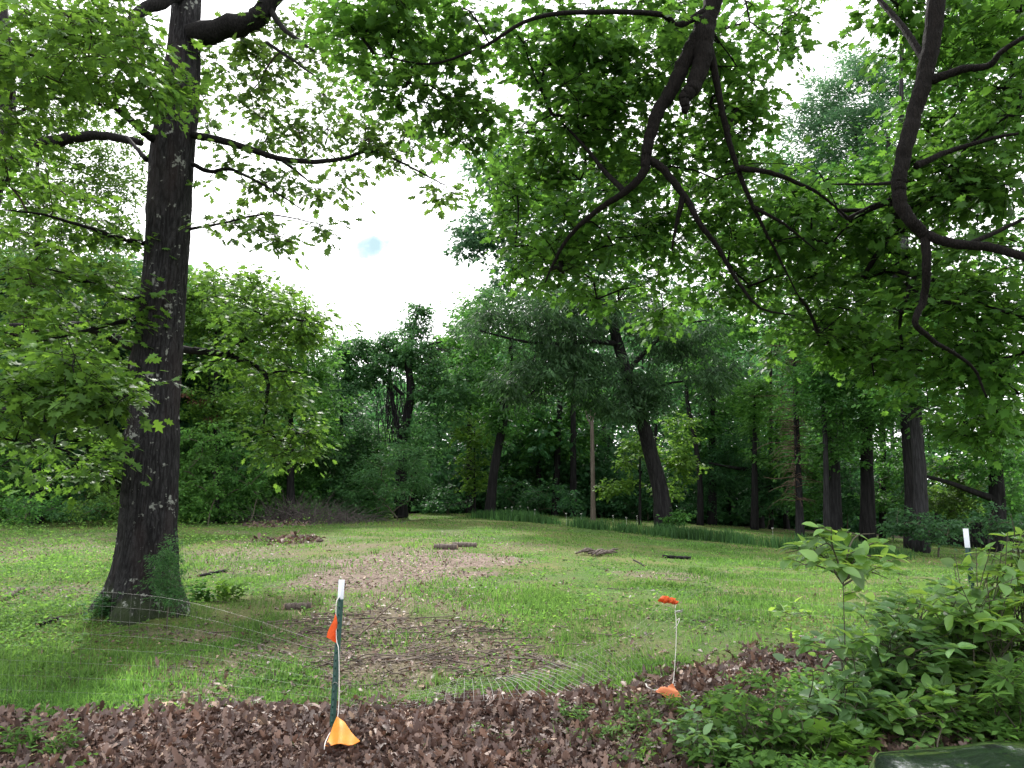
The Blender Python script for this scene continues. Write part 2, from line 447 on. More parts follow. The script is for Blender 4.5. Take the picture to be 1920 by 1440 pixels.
def tree(name, label, cat, base, trunk, limbs=(), blobs=(), sp=None, bark='bark_d', limbmat=None, group=None,
         sides=12, near=False, world=False, bottom=None, extra=None, rtip=.006, droop=.08, mult=1.7, jit=0):
    """base: ground point. trunk: [(px,py,d,r)]; limbs: [([(px,py,d)...], r0, r1)]"""
    base = np.asarray(base, float)
    root = empty(name, base, label, cat, group)
    conv = (lambda q: np.array(q[:3], float)) if world else (lambda q: P(*q[:3]))
    tp = [np.append(base - [0, 0, .15], trunk[0][3] * (1.35 if bottom is None else bottom))]
    tp += [np.append(conv(q), q[3]) for q in trunk]
    tp = spline(tp, 6); 
    sk = Skel(); sk.line(tp[:, :3], tp[:, 3])
    g = Geo(); g.tube(tp[:, :3], np.maximum(tp[:, 3], .006), sides, True, .10)
    link('trunk', g.mesh('trunk', [M[bark]], True, base), root)
    lm = M[limbmat or bark]
    for pts, r0, r1 in limbs:
        q = spline([conv(a) for a in pts], 12 if near else 4)
        if len(q) > 4 and near:
            wq = np.cumsum(rng.normal(0, r0 * .045, (len(q), 3)), 0); wq -= np.linspace(0, 1, len(q))[:, None] * wq[-1] + np.linspace(1, 0, len(q))[:, None] * wq[0]; q = q + wq
        r = np.linspace(r0, r1, len(q))
        j = sk.near(q[0]); sk.line(q, r, j)
        lg = Geo(); lg.tube(q, r * (1 + (rng.random(len(q)) - .5) * .06), 18 if near else 6, True, .15 if near else .1)
        link('limb', lg.mesh('limb', [lm], True, base), root)
    if len(blobs):
        c = blob_points(blobs, world, mult)
        nfix = len(sk.chains)
        grow(sk, c, 0, rtip=rtip, droop=droop)
        tw = Geo()
        for ids, fx in sk.chains[nfix:]:
            tw.tube(np.array([sk.p[i] for i in ids]), np.array([min(sk.r[i], .09) for i in [ids[1]] + ids[1:]]), 4 if near else 3, False)
        pos, d, n, s = foliage(c, sp, tw if near else None)
        if near: # leaves also along the grown wood
            pass
        link('branch_sprays', tw.mesh('branch_sprays', [lm], True, base), root)
        link('crown', leaf_mesh('crown', sp['kind'], pos, d, n, s, M[sp['mat']], base), root)
    if extra: extra(root, base, sk)
    return root

def gp(px, d):
    """ground point d metres ahead in the direction of photograph column px"""
    u = (px - 960) / F; x = u * d
    for _ in range(4):
        q = (float(gz(x, d)) - CAMH) / d
        v = (q * cp - sp) / (cp + q * sp)
        x = u * d / (cp - v * sp)
    return np.array([x, d, float(gz(x, d))])

# ================================================================== camera, light, sky
cam = bpy.data.cameras.new("camera"); co = bpy.data.objects.new("camera", cam); COL.objects.link(co)
co.location = (0, 0, CAMH); co.rotation_euler = (R(90) + PITCH, 0, 0)
cam.sensor_fit = 'HORIZONTAL'; cam.sensor_width = 36; cam.lens = 36 * F / 1920
cam.clip_start = .05; cam.clip_end = 3000
SC.camera = co

SUN_EL, SUN_AZ = R(47), R(-14)          # azimuth measured from +Y towards +X
sl = bpy.data.lights.new("sun", 'SUN'); so = bpy.data.objects.new("sun", sl); COL.objects.link(so)
sl.energy = 4.2; sl.angle = R(3.0); sl.color = (1.0, .97, .91)
sd = Vector((math.sin(SUN_AZ) * math.cos(SUN_EL), math.cos(SUN_AZ) * math.cos(SUN_EL), math.sin(SUN_EL)))
so.rotation_euler = (-sd).to_track_quat('-Z', 'Y').to_euler()
so.location = (0, 0, 40)

w = bpy.data.worlds.new("World"); SC.world = w; w.use_nodes = True
nt = w.node_tree; nt.nodes.clear()
wo = nt.nodes.new("ShaderNodeOutputWorld")
sky = nt.nodes.new("ShaderNodeTexSky"); sky.sky_type = 'NISHITA'; sky.sun_disc = False
sky.sun_elevation = SUN_EL; sky.sun_rotation = SUN_AZ
tc = N(nt, "ShaderNodeTexCoord")
nz = N(nt, "ShaderNodeTexNoise", {"Vector": (tc, 'Generated'), "Scale": 3.0, "Detail": 6.0, "Roughness": .55})
# thin bright cloud everywhere, brighter towards the veiled sun
dt = N(nt, "ShaderNodeVectorMath", {0: (tc, 'Generated'), 1: tuple(sd)}, operation='DOT_PRODUCT')
gl = N(nt, "ShaderNodeMapRange", {0: (dt, 'Value'), 1: .2, 2: 1.0, 3: 12.0, 4: 16.0})
cl = N(nt, "ShaderNodeVectorMath", {0: (1.0, 1.0, 1.02)}, operation='SCALE'); nt.links.new(gl.outputs[0], cl.inputs['Scale'])
hole = P(710, 456, 100) - np.array([0, 0, CAMH]); hole = hole / np.linalg.norm(hole)
hm_ = N(nt, "ShaderNodeMapping", {"Vector": (tc, 'Generated')}); hm_.vector_type = 'POINT'
hm_.inputs['Location'].default_value = tuple(-hole * np.array([1, 1, 2.2])); hm_.inputs['Scale'].default_value = (1, 1, 2.2)
ln = N(nt, "ShaderNodeVectorMath", {0: (hm_, 0)}, operation='LENGTH')
nh = N(nt, "ShaderNodeTexNoise", {"Vector": (tc, 'Generated'), "Scale": 22.0, "Detail": 5.0})
nm = N(nt, "ShaderNodeMath", {0: (nh, 0), 1: -.5}, operation='ADD')
nm2 = N(nt, "ShaderNodeMath", {0: (nm, 0), 1: .14}, operation='MULTIPLY')
la = N(nt, "ShaderNodeMath", {0: (ln, 'Value'), 1: (nm2, 0)}, operation='ADD')
h1 = N(nt, "ShaderNodeMapRange", {0: (la, 0), 1: .004, 2: .066, 3: 1.0, 4: 0.0}, interpolation_type='SMOOTHSTEP')
h2 = N(nt, "ShaderNodeMapRange", {0: (nz, 0), 1: .36, 2: .28, 3: 0.0, 4: .6})
hx = N(nt, "ShaderNodeMath", {0: (h1, 0), 1: (h2, 0)}, operation='MAXIMUM')
blue = mixc(nt, .9, (sky, 0), (3.05, 4.35, 4.55, 1))
fin = mixc(nt, (hx, 0), (cl, 0), (blue, 2))
bg = N(nt, "ShaderNodeBackground", {"Color": (fin, 2), "Strength": .12})
nt.links.new(bg.outputs[0], wo.inputs[0])
SC.view_settings.view_transform = 'Standard'; SC.view_settings.look = 'None'
SC.view_settings.exposure = 0.7; SC.view_settings.gamma = 1
SC.cycles.max_bounces = 8; SC.cycles.diffuse_bounces = 4; SC.cycles.transmission_bounces = 5
SC.cycles.use_denoising = True

# ================================================================== ground zones
def ell(px, py, rx, ry):
    c = G(px, py); a = G(px + rx, py); b = G(px, py - ry); b2 = G(px, py + ry)
    return c[0], c[1] , abs(a[0] - c[0]), (b[1] - b2[1]) / 2
PATCH = [ell(*q) for q in [(760, 1058, 190, 32), (640, 1085, 90, 18), (870, 1050, 150, 12)]]           # pinkish old leaves
TWIGP = [ell(*q) for q in [(760, 1200, 230, 62), (640, 1165, 130, 25), (900, 1235, 160, 30)]]            # bare earth with twigs
PILE = [ell(*q) for q in [(553, 1014, 62, 8), (520, 982, 75, 6)]]
THIN = [ell(*q) for q in [(450, 1040, 130, 22), (1240, 1080, 110, 10), (60, 1110, 120, 16), (100, 1030, 140, 10), (330, 1190, 120, 20)]]
def emask(E, x, y, seed, amp=.5):
    m = np.zeros_like(x)
    for k, (cx, cy, a, b) in enumerate(E):
        q = np.sqrt(((x - cx) / a) ** 2 + ((y - cy) / b) ** 2) + amp * (fbm(x * 1.3, y * 1.3, seed + k, 4) - .5) * 2
        m = np.maximum(m, sstep(1.15, .65, q))
    return m
def yb(x): return np.interp(x, [-6, -3, -1.3, 0.2, 1.0, 2.2, 3.4, 6], [6.2, 6.25, 6.3, 6.7, 7.1, 7.9, 8.2, 8.3])
def z_litter(x, y):
    n = (fbm(x * 1.6, y * 1.6, 21, 4) - .5)
    return sstep(.35, -.35, y - yb(x) + n * 1.3) * sstep(3.2, 2.6, x - (y - 5) * .2)
def z_weed(x, y):
    n = (fbm(x * 1.8, y * 1.8, 31, 4) - .5)
    return np.maximum(sstep(-.15, .25, x - (.45 + (y - 4.6) * .85) + n * 1.3) * sstep(6.9, 6.3, y - .15 * x + n), sstep(.0, .3, -x - 2.35 - .2 * (y - 5) + n * 1.0) * sstep(5.6, 5.2, y) * .22)
def z_bare(x, y):
    n = fbm(x * .55 + 4, y * .4, 41, 4)
    thin = sstep(.48, .66, n) * .75 * sstep(34, 18, y)
    path = np.exp(-((x - np.interp(y, [6, 9, 14, 20, 26], [-.6, -1.1, -2.2, -3.0, -4.5])) / np.interp(y, [6, 10, 20], [.9, 1.5, 2.6])) ** 2) * sstep(5.5, 7, y) * sstep(26, 18, y) * sstep(.30, .52, fbm(x * .9, y * .9, 43, 4)) * .85
    thin = np.maximum(thin * (.15 + .85 * sstep(1.5, -2.5, x - .05 * y)), path)
    return np.clip(np.maximum.reduce([emask(PATCH, x, y, 50, .8) * .88, emask(TWIGP, x, y, 60, .7) * .9, emask(PILE, x, y, 70), emask(THIN, x, y, 80, .6) * .7, thin]), 0, 1)
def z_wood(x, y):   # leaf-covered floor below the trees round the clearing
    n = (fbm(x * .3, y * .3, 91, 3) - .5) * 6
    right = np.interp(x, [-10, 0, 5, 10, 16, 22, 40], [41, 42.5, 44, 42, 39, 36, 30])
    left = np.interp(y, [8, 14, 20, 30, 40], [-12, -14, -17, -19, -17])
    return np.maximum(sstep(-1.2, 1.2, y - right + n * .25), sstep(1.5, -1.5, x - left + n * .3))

def axis(bp, ns):
    out = []
    for (a, b), n in zip(zip(bp[:-1], bp[1:]), ns): out.append(np.linspace(a, b, n, endpoint=False))
    out.append([bp[-1]]); return np.concatenate(out)
gx = axis([-900, -120, -40, -14, 14, 40, 120, 900], [8, 16, 52, 230, 52, 16, 8])
gy = axis([-60, 2, 14, 46, 120, 900], [12, 120, 150, 40, 12])
X, Y = np.meshgrid(gx, gy); xf, yf = X.ravel(), Y.ravel()
V = np.stack([xf, yf, gz(xf, yf)], 1)
nx = len(gx); ii = (np.arange(len(gy) - 1)[:, None] * nx + np.arange(nx - 1)[None]).ravel()
gm, nt, out = newmat("ground_soil_and_turf")
tc = N(nt, "ShaderNodeTexCoord")
def attr(n):
    a = N(nt, "ShaderNodeAttribute"); a.attribute_name = n; return a
n1 = N(nt, "ShaderNodeTexNoise", {"Vector": (tc, 'Object'), "Scale": 1.1, "Detail": 8.0, "Roughness": .65})
n2 = N(nt, "ShaderNodeTexNoise", {"Vector": (tc, 'Object'), "Scale": 28.0, "Detail": 6.0, "Roughness": .75})
n3 = N(nt, "ShaderNodeTexVoronoi", {"Vector": (tc, 'Object'), "Scale": 22.0})
turf = ramp(nt, n2, [(.3, (.028, .060, .016)), (.5, (.060, .115, .028)), (.7, (.105, .16, .045))])
turf2 = ramp(nt, n2, [(.3, (.05, .055, .022)), (.5, (.11, .12, .04)), (.7, (.17, .15, .075))])
n0 = N(nt, "ShaderNodeTexNoise", {"Vector": (tc, 'Object'), "Scale": .32, "Detail": 5.0, "Roughness": .6})
na = N(nt, "ShaderNodeMath", {0: (n1, 0), 1: (n0, 0)}, operation='ADD')
tm = N(nt, "ShaderNodeMapRange", {0: (na, 0), 1: .86, 2: 1.14, 3: 0., 4: 1.})
turfm = mixc(nt, (tm, 0), (turf, 0), (turf2, 0))
soil = ramp(nt, n2, [(.28, (.055, .042, .032)), (.5, (.135, .108, .078)), (.72, (.24, .20, .15))])
pink = ramp(nt, (n3, 'Color'), [(.2, (.08, .06, .048)), (.5, (.15, .11, .09)), (.85, (.24, .19, .16))])
lit = ramp(nt, (n3, 'Color'), [(.2, (.022, .014, .012)), (.6, (.055, .034, .027)), (.9, (.11, .07, .055))])
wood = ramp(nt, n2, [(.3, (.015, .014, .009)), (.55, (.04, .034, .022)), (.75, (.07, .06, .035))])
c1 = mixc(nt, (attr('bare'), 2), (turfm, 2), (soil, 0))
c2 = mixc(nt, (attr('pink'), 2), (c1, 2), (pink, 0))
c3 = mixc(nt, (attr('litter'), 2), (c2, 2), (lit, 0))
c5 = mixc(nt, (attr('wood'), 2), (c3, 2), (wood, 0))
bp = N(nt, "ShaderNodeBump", {"Height": (n2, 0), "Strength": .7, "Distance": .03})
pb = N(nt, "ShaderNodeBsdfPrincipled", {"Base Color": (c5, 2), "Roughness": .95, "Specular IOR Level": .1, "Normal": (bp, 0)})
nt.links.new(pb.outputs[0], out.inputs[0])
gme = mesh_from("ground", V, None, np.stack([ii, ii + 1, ii + nx + 1, ii + nx], 1), [gm], True)
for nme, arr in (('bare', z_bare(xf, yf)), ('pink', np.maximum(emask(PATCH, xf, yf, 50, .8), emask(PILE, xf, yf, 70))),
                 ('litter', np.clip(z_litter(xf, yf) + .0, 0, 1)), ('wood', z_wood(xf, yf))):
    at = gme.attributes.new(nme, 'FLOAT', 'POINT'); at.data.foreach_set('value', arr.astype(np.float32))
link('ground', gme, kind='structure')

# ================================================================== grass, weeds, litter
def frustum_pts(n, d0, d1, power=1.6, margin=1.12):
    """ground points spread over the visible wedge, denser near the camera"""
    t = rng.random(n)
    d = (d0 ** (1 - power) + t * (d1 ** (1 - power) - d0 ** (1 - power))) ** (1 / (1 - power))
    x = (rng.random(n) * 2 - 1) * (d * .68 * margin + .6)
    return x, d

def blades(name, x, y, h, w, mat, lean=.5, **props):
    m = len(x); z = gz(x, y)
    az = rng.random(m) * 2 * math.pi
    side = np.stack([np.cos(az), np.sin(az), 0 * az], 1)
    la = rng.random(m) * 2 * math.pi; lm = np.abs(rng.normal(0, lean, m)) * h
    ld = np.stack([np.cos(la) * lm, np.sin(la) * lm, 0 * la], 1)
    b = np.stack([x, y, z - .005], 1)
    up = np.array([0, 0, 1.])
    V = np.stack([b - side * w[:, None] * .5, b + side * w[:, None] * .5,
                  b + side * w[:, None] * .38 + up * h[:, None] * .55 + ld * .3, b - side * w[:, None] * .38 + up * h[:, None] * .55 + ld * .3,
                  b + up * h[:, None] * .95 + ld], 1).reshape(-1, 3)
    o = np.arange(m)[:, None] * 5
    me = mesh_from(name, V, np.concatenate([o + [3, 2, 4]], 1), o + np.array([0, 1, 2, 3]), [M[mat]])
    return link(name, me, **props)

x, y = frustum_pts(620000, 4.6, 47, 1.75)
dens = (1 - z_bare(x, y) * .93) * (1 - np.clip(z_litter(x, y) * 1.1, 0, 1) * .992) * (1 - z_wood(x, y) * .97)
dens = np.maximum(dens, z_weed(x, y) * .2) * (.15 + .85 * sstep(.38, .58, .55 * fbm(x * 1.4, y * 1.4, 13, 5) + .45 * fbm(x * .35, y * .35, 14, 4)))
k = rng.random(len(x)) < dens; x, y = x[k], y[k]
hh = (.022 + .05 * sstep(.35, .7, fbm(x * .8, y * .8, 17, 4))) * rng.uniform(.5, 1.5, len(x))
nearb = sstep(9.5, 6.5, y) * sstep(.42, .62, fbm(x * 1.4, y * 1.4, 19, 3))
hh = hh * (1 + .45 * nearb) * (.55 + .9 * fbm(x * 3.5, y * 3.5, 23, 2)); 
ww = (.0045 + .00085 * y) * rng.uniform(.7, 1.3, len(x))
blades('grass', x, y, hh, ww, 'grass', .55, kind='stuff', label='short patchy lawn grass covering the open clearing', category='grass')

# taller tufts near the fence line and round the oak
tx, ty = [], []
for _ in range(330):
    d = rng.uniform(6.3, 11); cx = rng.uniform(-.72 * d, .55 * d)
    if z_litter(np.array([cx]), np.array([d]))[0] > .3 or z_bare(np.array([cx]), np.array([d]))[0] > .5: continue
    n = rng.integers(14, 40); tx.append(rng.normal(cx, .06, n)); ty.append(rng.normal(d, .06, n))
tx = np.concatenate(tx); ty = np.concatenate(ty)
blades('grass_tufts', tx, ty, rng.uniform(.05, .19, len(tx)), rng.uniform(.004, .008, len(tx)), 'grass', .35, kind='stuff', label='taller grass tufts along the wire fence and lawn edge', category='grass')

# strip of unmown tall grass across the clearing
sx, sy, sh = [], [], []
SP_ = [(880, 969), (960, 975), (1050, 984), (1130, 993), (1230, 1004), (1330, 1013), (1480, 1028), (1620, 1040), (1760, 1052)]
SPw = np.array([G(*q) for q in SP_])
for a, b in zip(SPw[:-1], SPw[1:]):
    L = np.linalg.norm(b - a); n = int(2600 * L / 4) + 500
    t = rng.random(n)[:, None]; q = a + (b - a) * t
    ox = rng.normal(0, .3, n); oy = rng.normal(0, .38, n)
    kx = fbm(q[:, 0] * 1.2, q[:, 1] * 1.2, 77, 3) >  .46
    sx.append((q[:, 0] + ox)[kx]); sy.append((q[:, 1] + oy)[kx])
sx = np.concatenate(sx); sy = np.concatenate(sy)
blades('tall_grass', sx, sy, rng.uniform(.14, .50, len(sx)) * (.55 + .9 * fbm(sx * 1.5, sy * 1.5, 78, 3)), (.010 + .0009 * sy) * rng.uniform(.6, 1.3, len(sx)), 'tallgrass', .22, kind='stuff', label='strip of unmown tall dark grass crossing the clearing', category='grass')

# low broad-leaved weeds
x, y = frustum_pts(240000, 4.5, 30, 1.9)
dens = (1 - z_bare(x, y) * .85) * (1 - z_litter(x, y) * .985) * (1 - z_wood(x, y)) * sstep(.42, .6, fbm(x * .9, y * .9, 113, 4))
dens = np.maximum(dens * .5, z_weed(x, y) * sstep(.44, .58, fbm(x * 2.2, y * 2.2, 117, 3)))
lw = sstep(-3.2, -6.0, x + (y - 10) * .12) * sstep(29, 23, y) * .75 * sstep(.33, .5, fbm(x * .8, y * .8, 119, 3)); dens = np.maximum(dens, lw * (1 - z_litter(x, y)))
k = rng.random(len(x)) < dens; x, y = x[k], y[k]
wz = z_weed(x, y)
pos = np.stack([x, y, gz(x, y) + rng.random(len(x)) ** 1.5 * (.05 + .16 * wz + (.10 + .018 * np.clip(y - 9, 0, 20)) * sstep(-4.2, -7.5, x))], 1)
az = rng.random(len(x)) * 6.283
d = np.stack([np.cos(az), np.sin(az), rng.normal(.15, .35, len(x))], 1)
n = np.array([0, 0, 1.]) + rng.normal(0, .4, (len(x), 3))
link('ground_weeds', leaf_mesh('ground_weeds', 'dia', pos, d, n, (.033 + .0015 * y + .014 * wz) * rng.uniform(.6, 1.4, len(x)), M['weed']), kind='stuff', label='low broad-leaved weeds and clover among the grass', category='weeds')

# dead leaves: thick drift in front, thin scatter elsewhere
def dead(name, n, mask, dr, power, size, lift, mat, label, kind='oaky', tilt=.7):
    x, y = frustum_pts(n, dr[0], dr[1], power); k = rng.random(n) < mask(x, y); x, y = x[k], y[k]; n = len(x)
    pos = np.stack([x, y, gz(x, y) + .008 + rng.random(n) ** 2 * lift], 1)
    az = rng.random(n) * 6.283
    d = np.stack([np.cos(az), np.sin(az), rng.normal(0, tilt * .75, n)], 1)
    nn = np.array([0, 0, 1.]) + rng.normal(0, tilt, (n, 3))
    s = size * rng.uniform(.4, 1.35, n) * (1 + .012 * np.maximum(y - 8, 0))
    link(name, leaf_mesh(name, kind, pos, d, nn, s, M[mat], curl=rng.normal(.3, 1.0, n), wcurl=rng.normal(.55, .8, n)), kind='stuff', label=label, category='leaves')
lm_ = lambda x, y: np.clip(z_litter(x, y) * (1 - z_weed(x, y) * .55), 0, 1)
dead('leaf_litter', 150000, lm_, (4.3, 9.2), 1.6, .074, .06, 'dead', 'thick drift of curled brown oak leaves along the fence line')
dead('glint_leaf_litter', 11000, lm_, (4.3, 9.2), 1.6, .058, .07, 'deadpale_and_glint', 'pale-coloured dead leaves painted as glints on the brown leaf drift')  # glints of the waxy drift leaves, put into pale leaf colour
sc_ = lambda x, y: np.clip(z_bare(x, y) * .8 + .09 * sstep(.4, .6, fbm(x * .9, y * .9, 133, 4)) + .035 + emask(PILE, x, y, 70), 0, 1) * (1 - z_wood(x, y) * .6)
dead('scattered_leaves', 30000, sc_, (6.2, 40), 1.9, .055, .02, 'dead', 'thin scatter of old brown leaves on bare patches of lawn', tilt=.35)
dead('scattered_pale_leaves', 9000, sc_, (6.2, 30), 1.9, .05, .02, 'deadpale_and_glint', 'small pale dry leaf flecks lying on bare patches of lawn', tilt=.35)
pl_ = lambda x, y: emask(PILE, x, y, 70)
dead('leaf_piles', 60000, pl_, (14, 36), 1.2, .13, .10, 'dead', 'low raked piles of brown leaves on the far lawn')

# twig litter on the bare patch
tg = Geo()
tm_ = lambda x, y: np.clip(emask(TWIGP, x, y, 60) + .22 * lm_(x, y) + .02, 0, 1)
x, y = frustum_pts(8000, 4.6, 16, 1.7); k = rng.random(len(x)) < tm_(x, y); x, y = x[k], y[k]
for a, b in zip(x, y):
    L = rng.uniform(.08, .7) * rng.uniform(.35, 1); az = rng.normal(0, .55) if rng.random() < .7 else rng.uniform(0, 6.28)
    q = np.array([[a + math.cos(az) * L * t + rng.normal(0, .02), b + math.sin(az) * L * t + rng.normal(0, .02), 0] for t in (-.5, -.1, .25, .5)])
    q[:, 2] = gz(q[:, 0], q[:, 1]) + .012 + rng.random(4) * .02
    tg.tube(q, np.array([1, .9, .7, .4]) * rng.uniform(.003, .009), 4, False)
link('twig_litter', tg.mesh('twig_litter', [plain('twig_litter_bark', (.115, .095, .082), .95, .1, var=.8, scale=1.6)]), kind='stuff', label='litter of small dry twigs over the bare earth patch', category='twigs')

# ================================================================== the big oak by the fence
def big_oak():
    d0 = 9.7
    base = gp(268, d0)
    root = empty('oak_tree', base, 'big dark-barked oak with lichen spots and flared foot behind the wire fence', 'tree')
    cen = [(268, 1150), (273, 1080), (277, 1000), (279, 950), (285, 850), (291, 720), (302, 600), (312, 480), (322, 300), (335, 200), (346, 80), (350, 0), (356, -150), (372, -400), (385, -800)]
    wid = [150, 126, 116, 113, 106, 98, 93, 89, 87, 82, 66, 60, 56, 50, 36]
    pts = []
    for (a, b), w_ in zip(cen, wid):
        q = P(a, b, d0); dep = q[1] * cp + (q[2] - CAMH) * sp
        pts.append([*q, w_ / 2 / F * dep * .86])
    pts[0][:3] = base - [0, 0, .2]
    tp = spline(pts, 30); n, s = len(tp), 120
    th = np.arange(s) * 2 * math.pi / s
    h = tp[:, 2] - base[2]
    hh, tt = np.meshgrid(h, th, indexing='ij')
    r = tp[:, 3][:, None]
    def per(f):   # make noise periodic round the trunk
        wv = sstep(5.3, 6.283, tt); return f(tt) * (1 - wv) + f(tt - 6.283185) * wv
    warp = per(lambda t: fbm(t * 2.2 + 3, hh * 2.2, 201, 3)) - .5
    rid = per(lambda t: 1 - np.abs(2 * vnoise((t + warp * .25) * 8, hh * 4.2, 211) - 1))
    rid2 = per(lambda t: 1 - np.abs(2 * vnoise((t + warp * .3) * 12, hh * 6.0, 213) - 1))
    big = per(lambda t: fbm(t * .9, hh * .7, 219, 3)) - .5
    disp = .026 * (rid - .6) + .013 * (rid2 - .6) + .06 * big
    flare = np.exp(-np.maximum(hh, 0) / .32)
    lob = .5 + .5 * np.cos(5 * tt + 1.1) * .8
    rr = r + disp * np.clip(r / .35, .4, 1) + flare * (.04 + .20 * lob)
    # old branch collars
    for ha, ta, am in ((3.05, 3.3, .07), (2.1, 3.2, .06), (5.1, 3.0, .05)):
        rr = rr + am * np.exp(-(((hh - ha) / .16) ** 2 + ((np.angle(np.exp(1j * (tt - ta)))) / .4) ** 2))
    V = np.stack([tp[:, 0][:, None] + rr * np.cos(tt), tp[:, 1][:, None] + rr * np.sin(tt), np.repeat(tp[:, 2][:, None], s, 1)], -1).reshape(-1, 3)
    i = np.arange(n - 1)[:, None] * s; j = np.arange(s)[None]
    q = np.stack([i + j, i + (j + 1) % s, i + s + (j + 1) % s, i + s + j], -1).reshape(-1, 4)
    link('trunk', mesh_from('trunk', V - base, None, q, [M['bark']], True), root)
    sk = Skel(); sk.line(tp[::15, :3], tp[::15, 3])
    D = 9.6
    L = [
        ([(355, 70, D), (420, 52, D), (470, 42, D), (500, 12, D), (530, -50, D), (560, -160, D + .5)], .165, .10),
        ([(350, -20, D), (300, 5, 9.2), (262, 22, 9), (240, 48, 8.8), (205, 72, 8.6), (150, 72, 8.2), (90, 60, 8)], .10, .02),
        ([(300, 268, D), (275, 252, 9.4), (248, 228, 9.2), (215, 200, 9), (180, 168, 8.8), (130, 134, 8.5), (80, 110, 8.2), (20, 95, 8)], .058, .010),
        ([(206, 200, 8.95), (150, 188, 8.7), (80, 184, 8.4), (0, 178, 8.2)], .028, .008),
        ([(360, 252, D), (420, 265, D), (480, 283, D), (530, 298, D), (590, 303, 9.8), (640, 298, 10), (690, 284, 10.2), (740, 299, 10.3), (790, 324, 10.4), (835, 347, 10.4)], .052, .008),
        ([(525, 297, D), (552, 318, D), (585, 345, D)], .028, .008),
        ([(360, 308, D), (395, 322, D), (430, 317, D), (470, 334, D), (510, 356, D), (565, 392, D)], .032, .008),
        ([(275, 458, D), (220, 445, 9.3), (160, 425, 9), (80, 402, 8.6), (10, 394, 8.3)], .036, .008),
        ([(272, 562, D), (230, 557, 9.4), (180, 535, 9.1), (120, 521, 8.9), (60, 522, 8.6), (-10, 524, 8.3)], .04, .008),
        ([(180, 535, 9.1), (140, 518, 8.9), (85, 503, 8.7)], .024, .008),
        ([(270, 596, D), (220, 605, 9.3), (160, 620, 9), (90, 636, 8.8), (0, 648, 8.5)], .034, .008),
        ([(505, 15, D), (530, 52, 9.4), (560, 75, 9.2), (592, 98, 9)], .045, .01),
        ([(500, 80, 9.5), (545, 110, 9.3), (600, 150, 9.1)], .025, .01),
        ([(352, 430, D), (420, 418, 9.5), (500, 402, 9.3), (600, 420, 9.2)], .02, .006),
        ([(275, 300, D), (258, 280, 9.8), (238, 256, 10.2)], .035, .02),
    ]
    for pt, r0, r1 in L:
        q = spline([P(*a) for a in pt], 5); q[1:-1] += rng.normal(0, r0 * .06, (len(q) - 2, 3))
        rr = np.linspace(r0, r1, len(q)); sk.line(q, rr, sk.near(q[0]))
        g = Geo(); g.tube(q, rr * (1 + (rng.random(len(q)) - .5) * .14), 12, True, .08)
        link('limb', g.mesh('limb', [M['limb']], True, base), root)
    B = [(480, 120, 10.3, 110, 90, 1.2, 17), (600, 90, 10.3, 90, 80, 1, 16), (560, 225, 10.3, 120, 70, 1.2, 20), (680, 235, 10.3, 100, 75, 1, 15),
         (780, 285, 10.4, 75, 50, .7, 8), (470, 350, 10, 80, 45, .8, 6), (610, 355, 10, 80, 40, .8, 6), (520, 428, 9.4, 100, 20, .6, 7), (825, 350, 10.4, 40, 20, .5, 3),
         (400, 160, 10.8, 60, 100, 1, 8), (420, 420, 9.6, 40, 40, .5, 3)]
    Bl = [(150, 50, 8.2, 170, 90, 1.2, 34), (70, 180, 7.8, 110, 90, 1, 20), (235, 140, 7.8, 90, 80, 1, 20), (335, 165, 8.4, 50, 22, .25, 4),
          (60, 390, 9, 120, 70, 1.2, 15), (180, 420, 9.2, 80, 50, 1, 8), (90, 535, 8.8, 150, 60, 1.2, 22), (210, 590, 9.2, 50, 50, .7, 6), (60, 640, 8.8, 110, 40, .9, 12), (30, 290, 8.8, 60, 50, .8, 7)]
    for blobs, spn in ((B, spec('oak10')), (Bl, spec('nearL'))):
        c = blob_points(blobs, False, 1.25 if spn['mat'] == 'oak' else 1.15)
        nf = len(sk.chains); grow(sk, c, 0, rtip=.0045)
        tw = Geo()
        for ids, fx in sk.chains[nf:]: tw.tube(np.array([sk.p[i] for i in ids]), np.array([min(sk.r[i], .03) for i in [ids[1]] + ids[1:]]), 4, False)
        a, dd, nn, ss = foliage(c, spn, tw)
        link('branch_sprays', tw.mesh('branch_sprays', [M['twig']], True, base), root)
        link('crown', leaf_mesh('crown', spn['kind'], a, dd, nn, ss, M[spn['mat']], base), root)
big_oak()

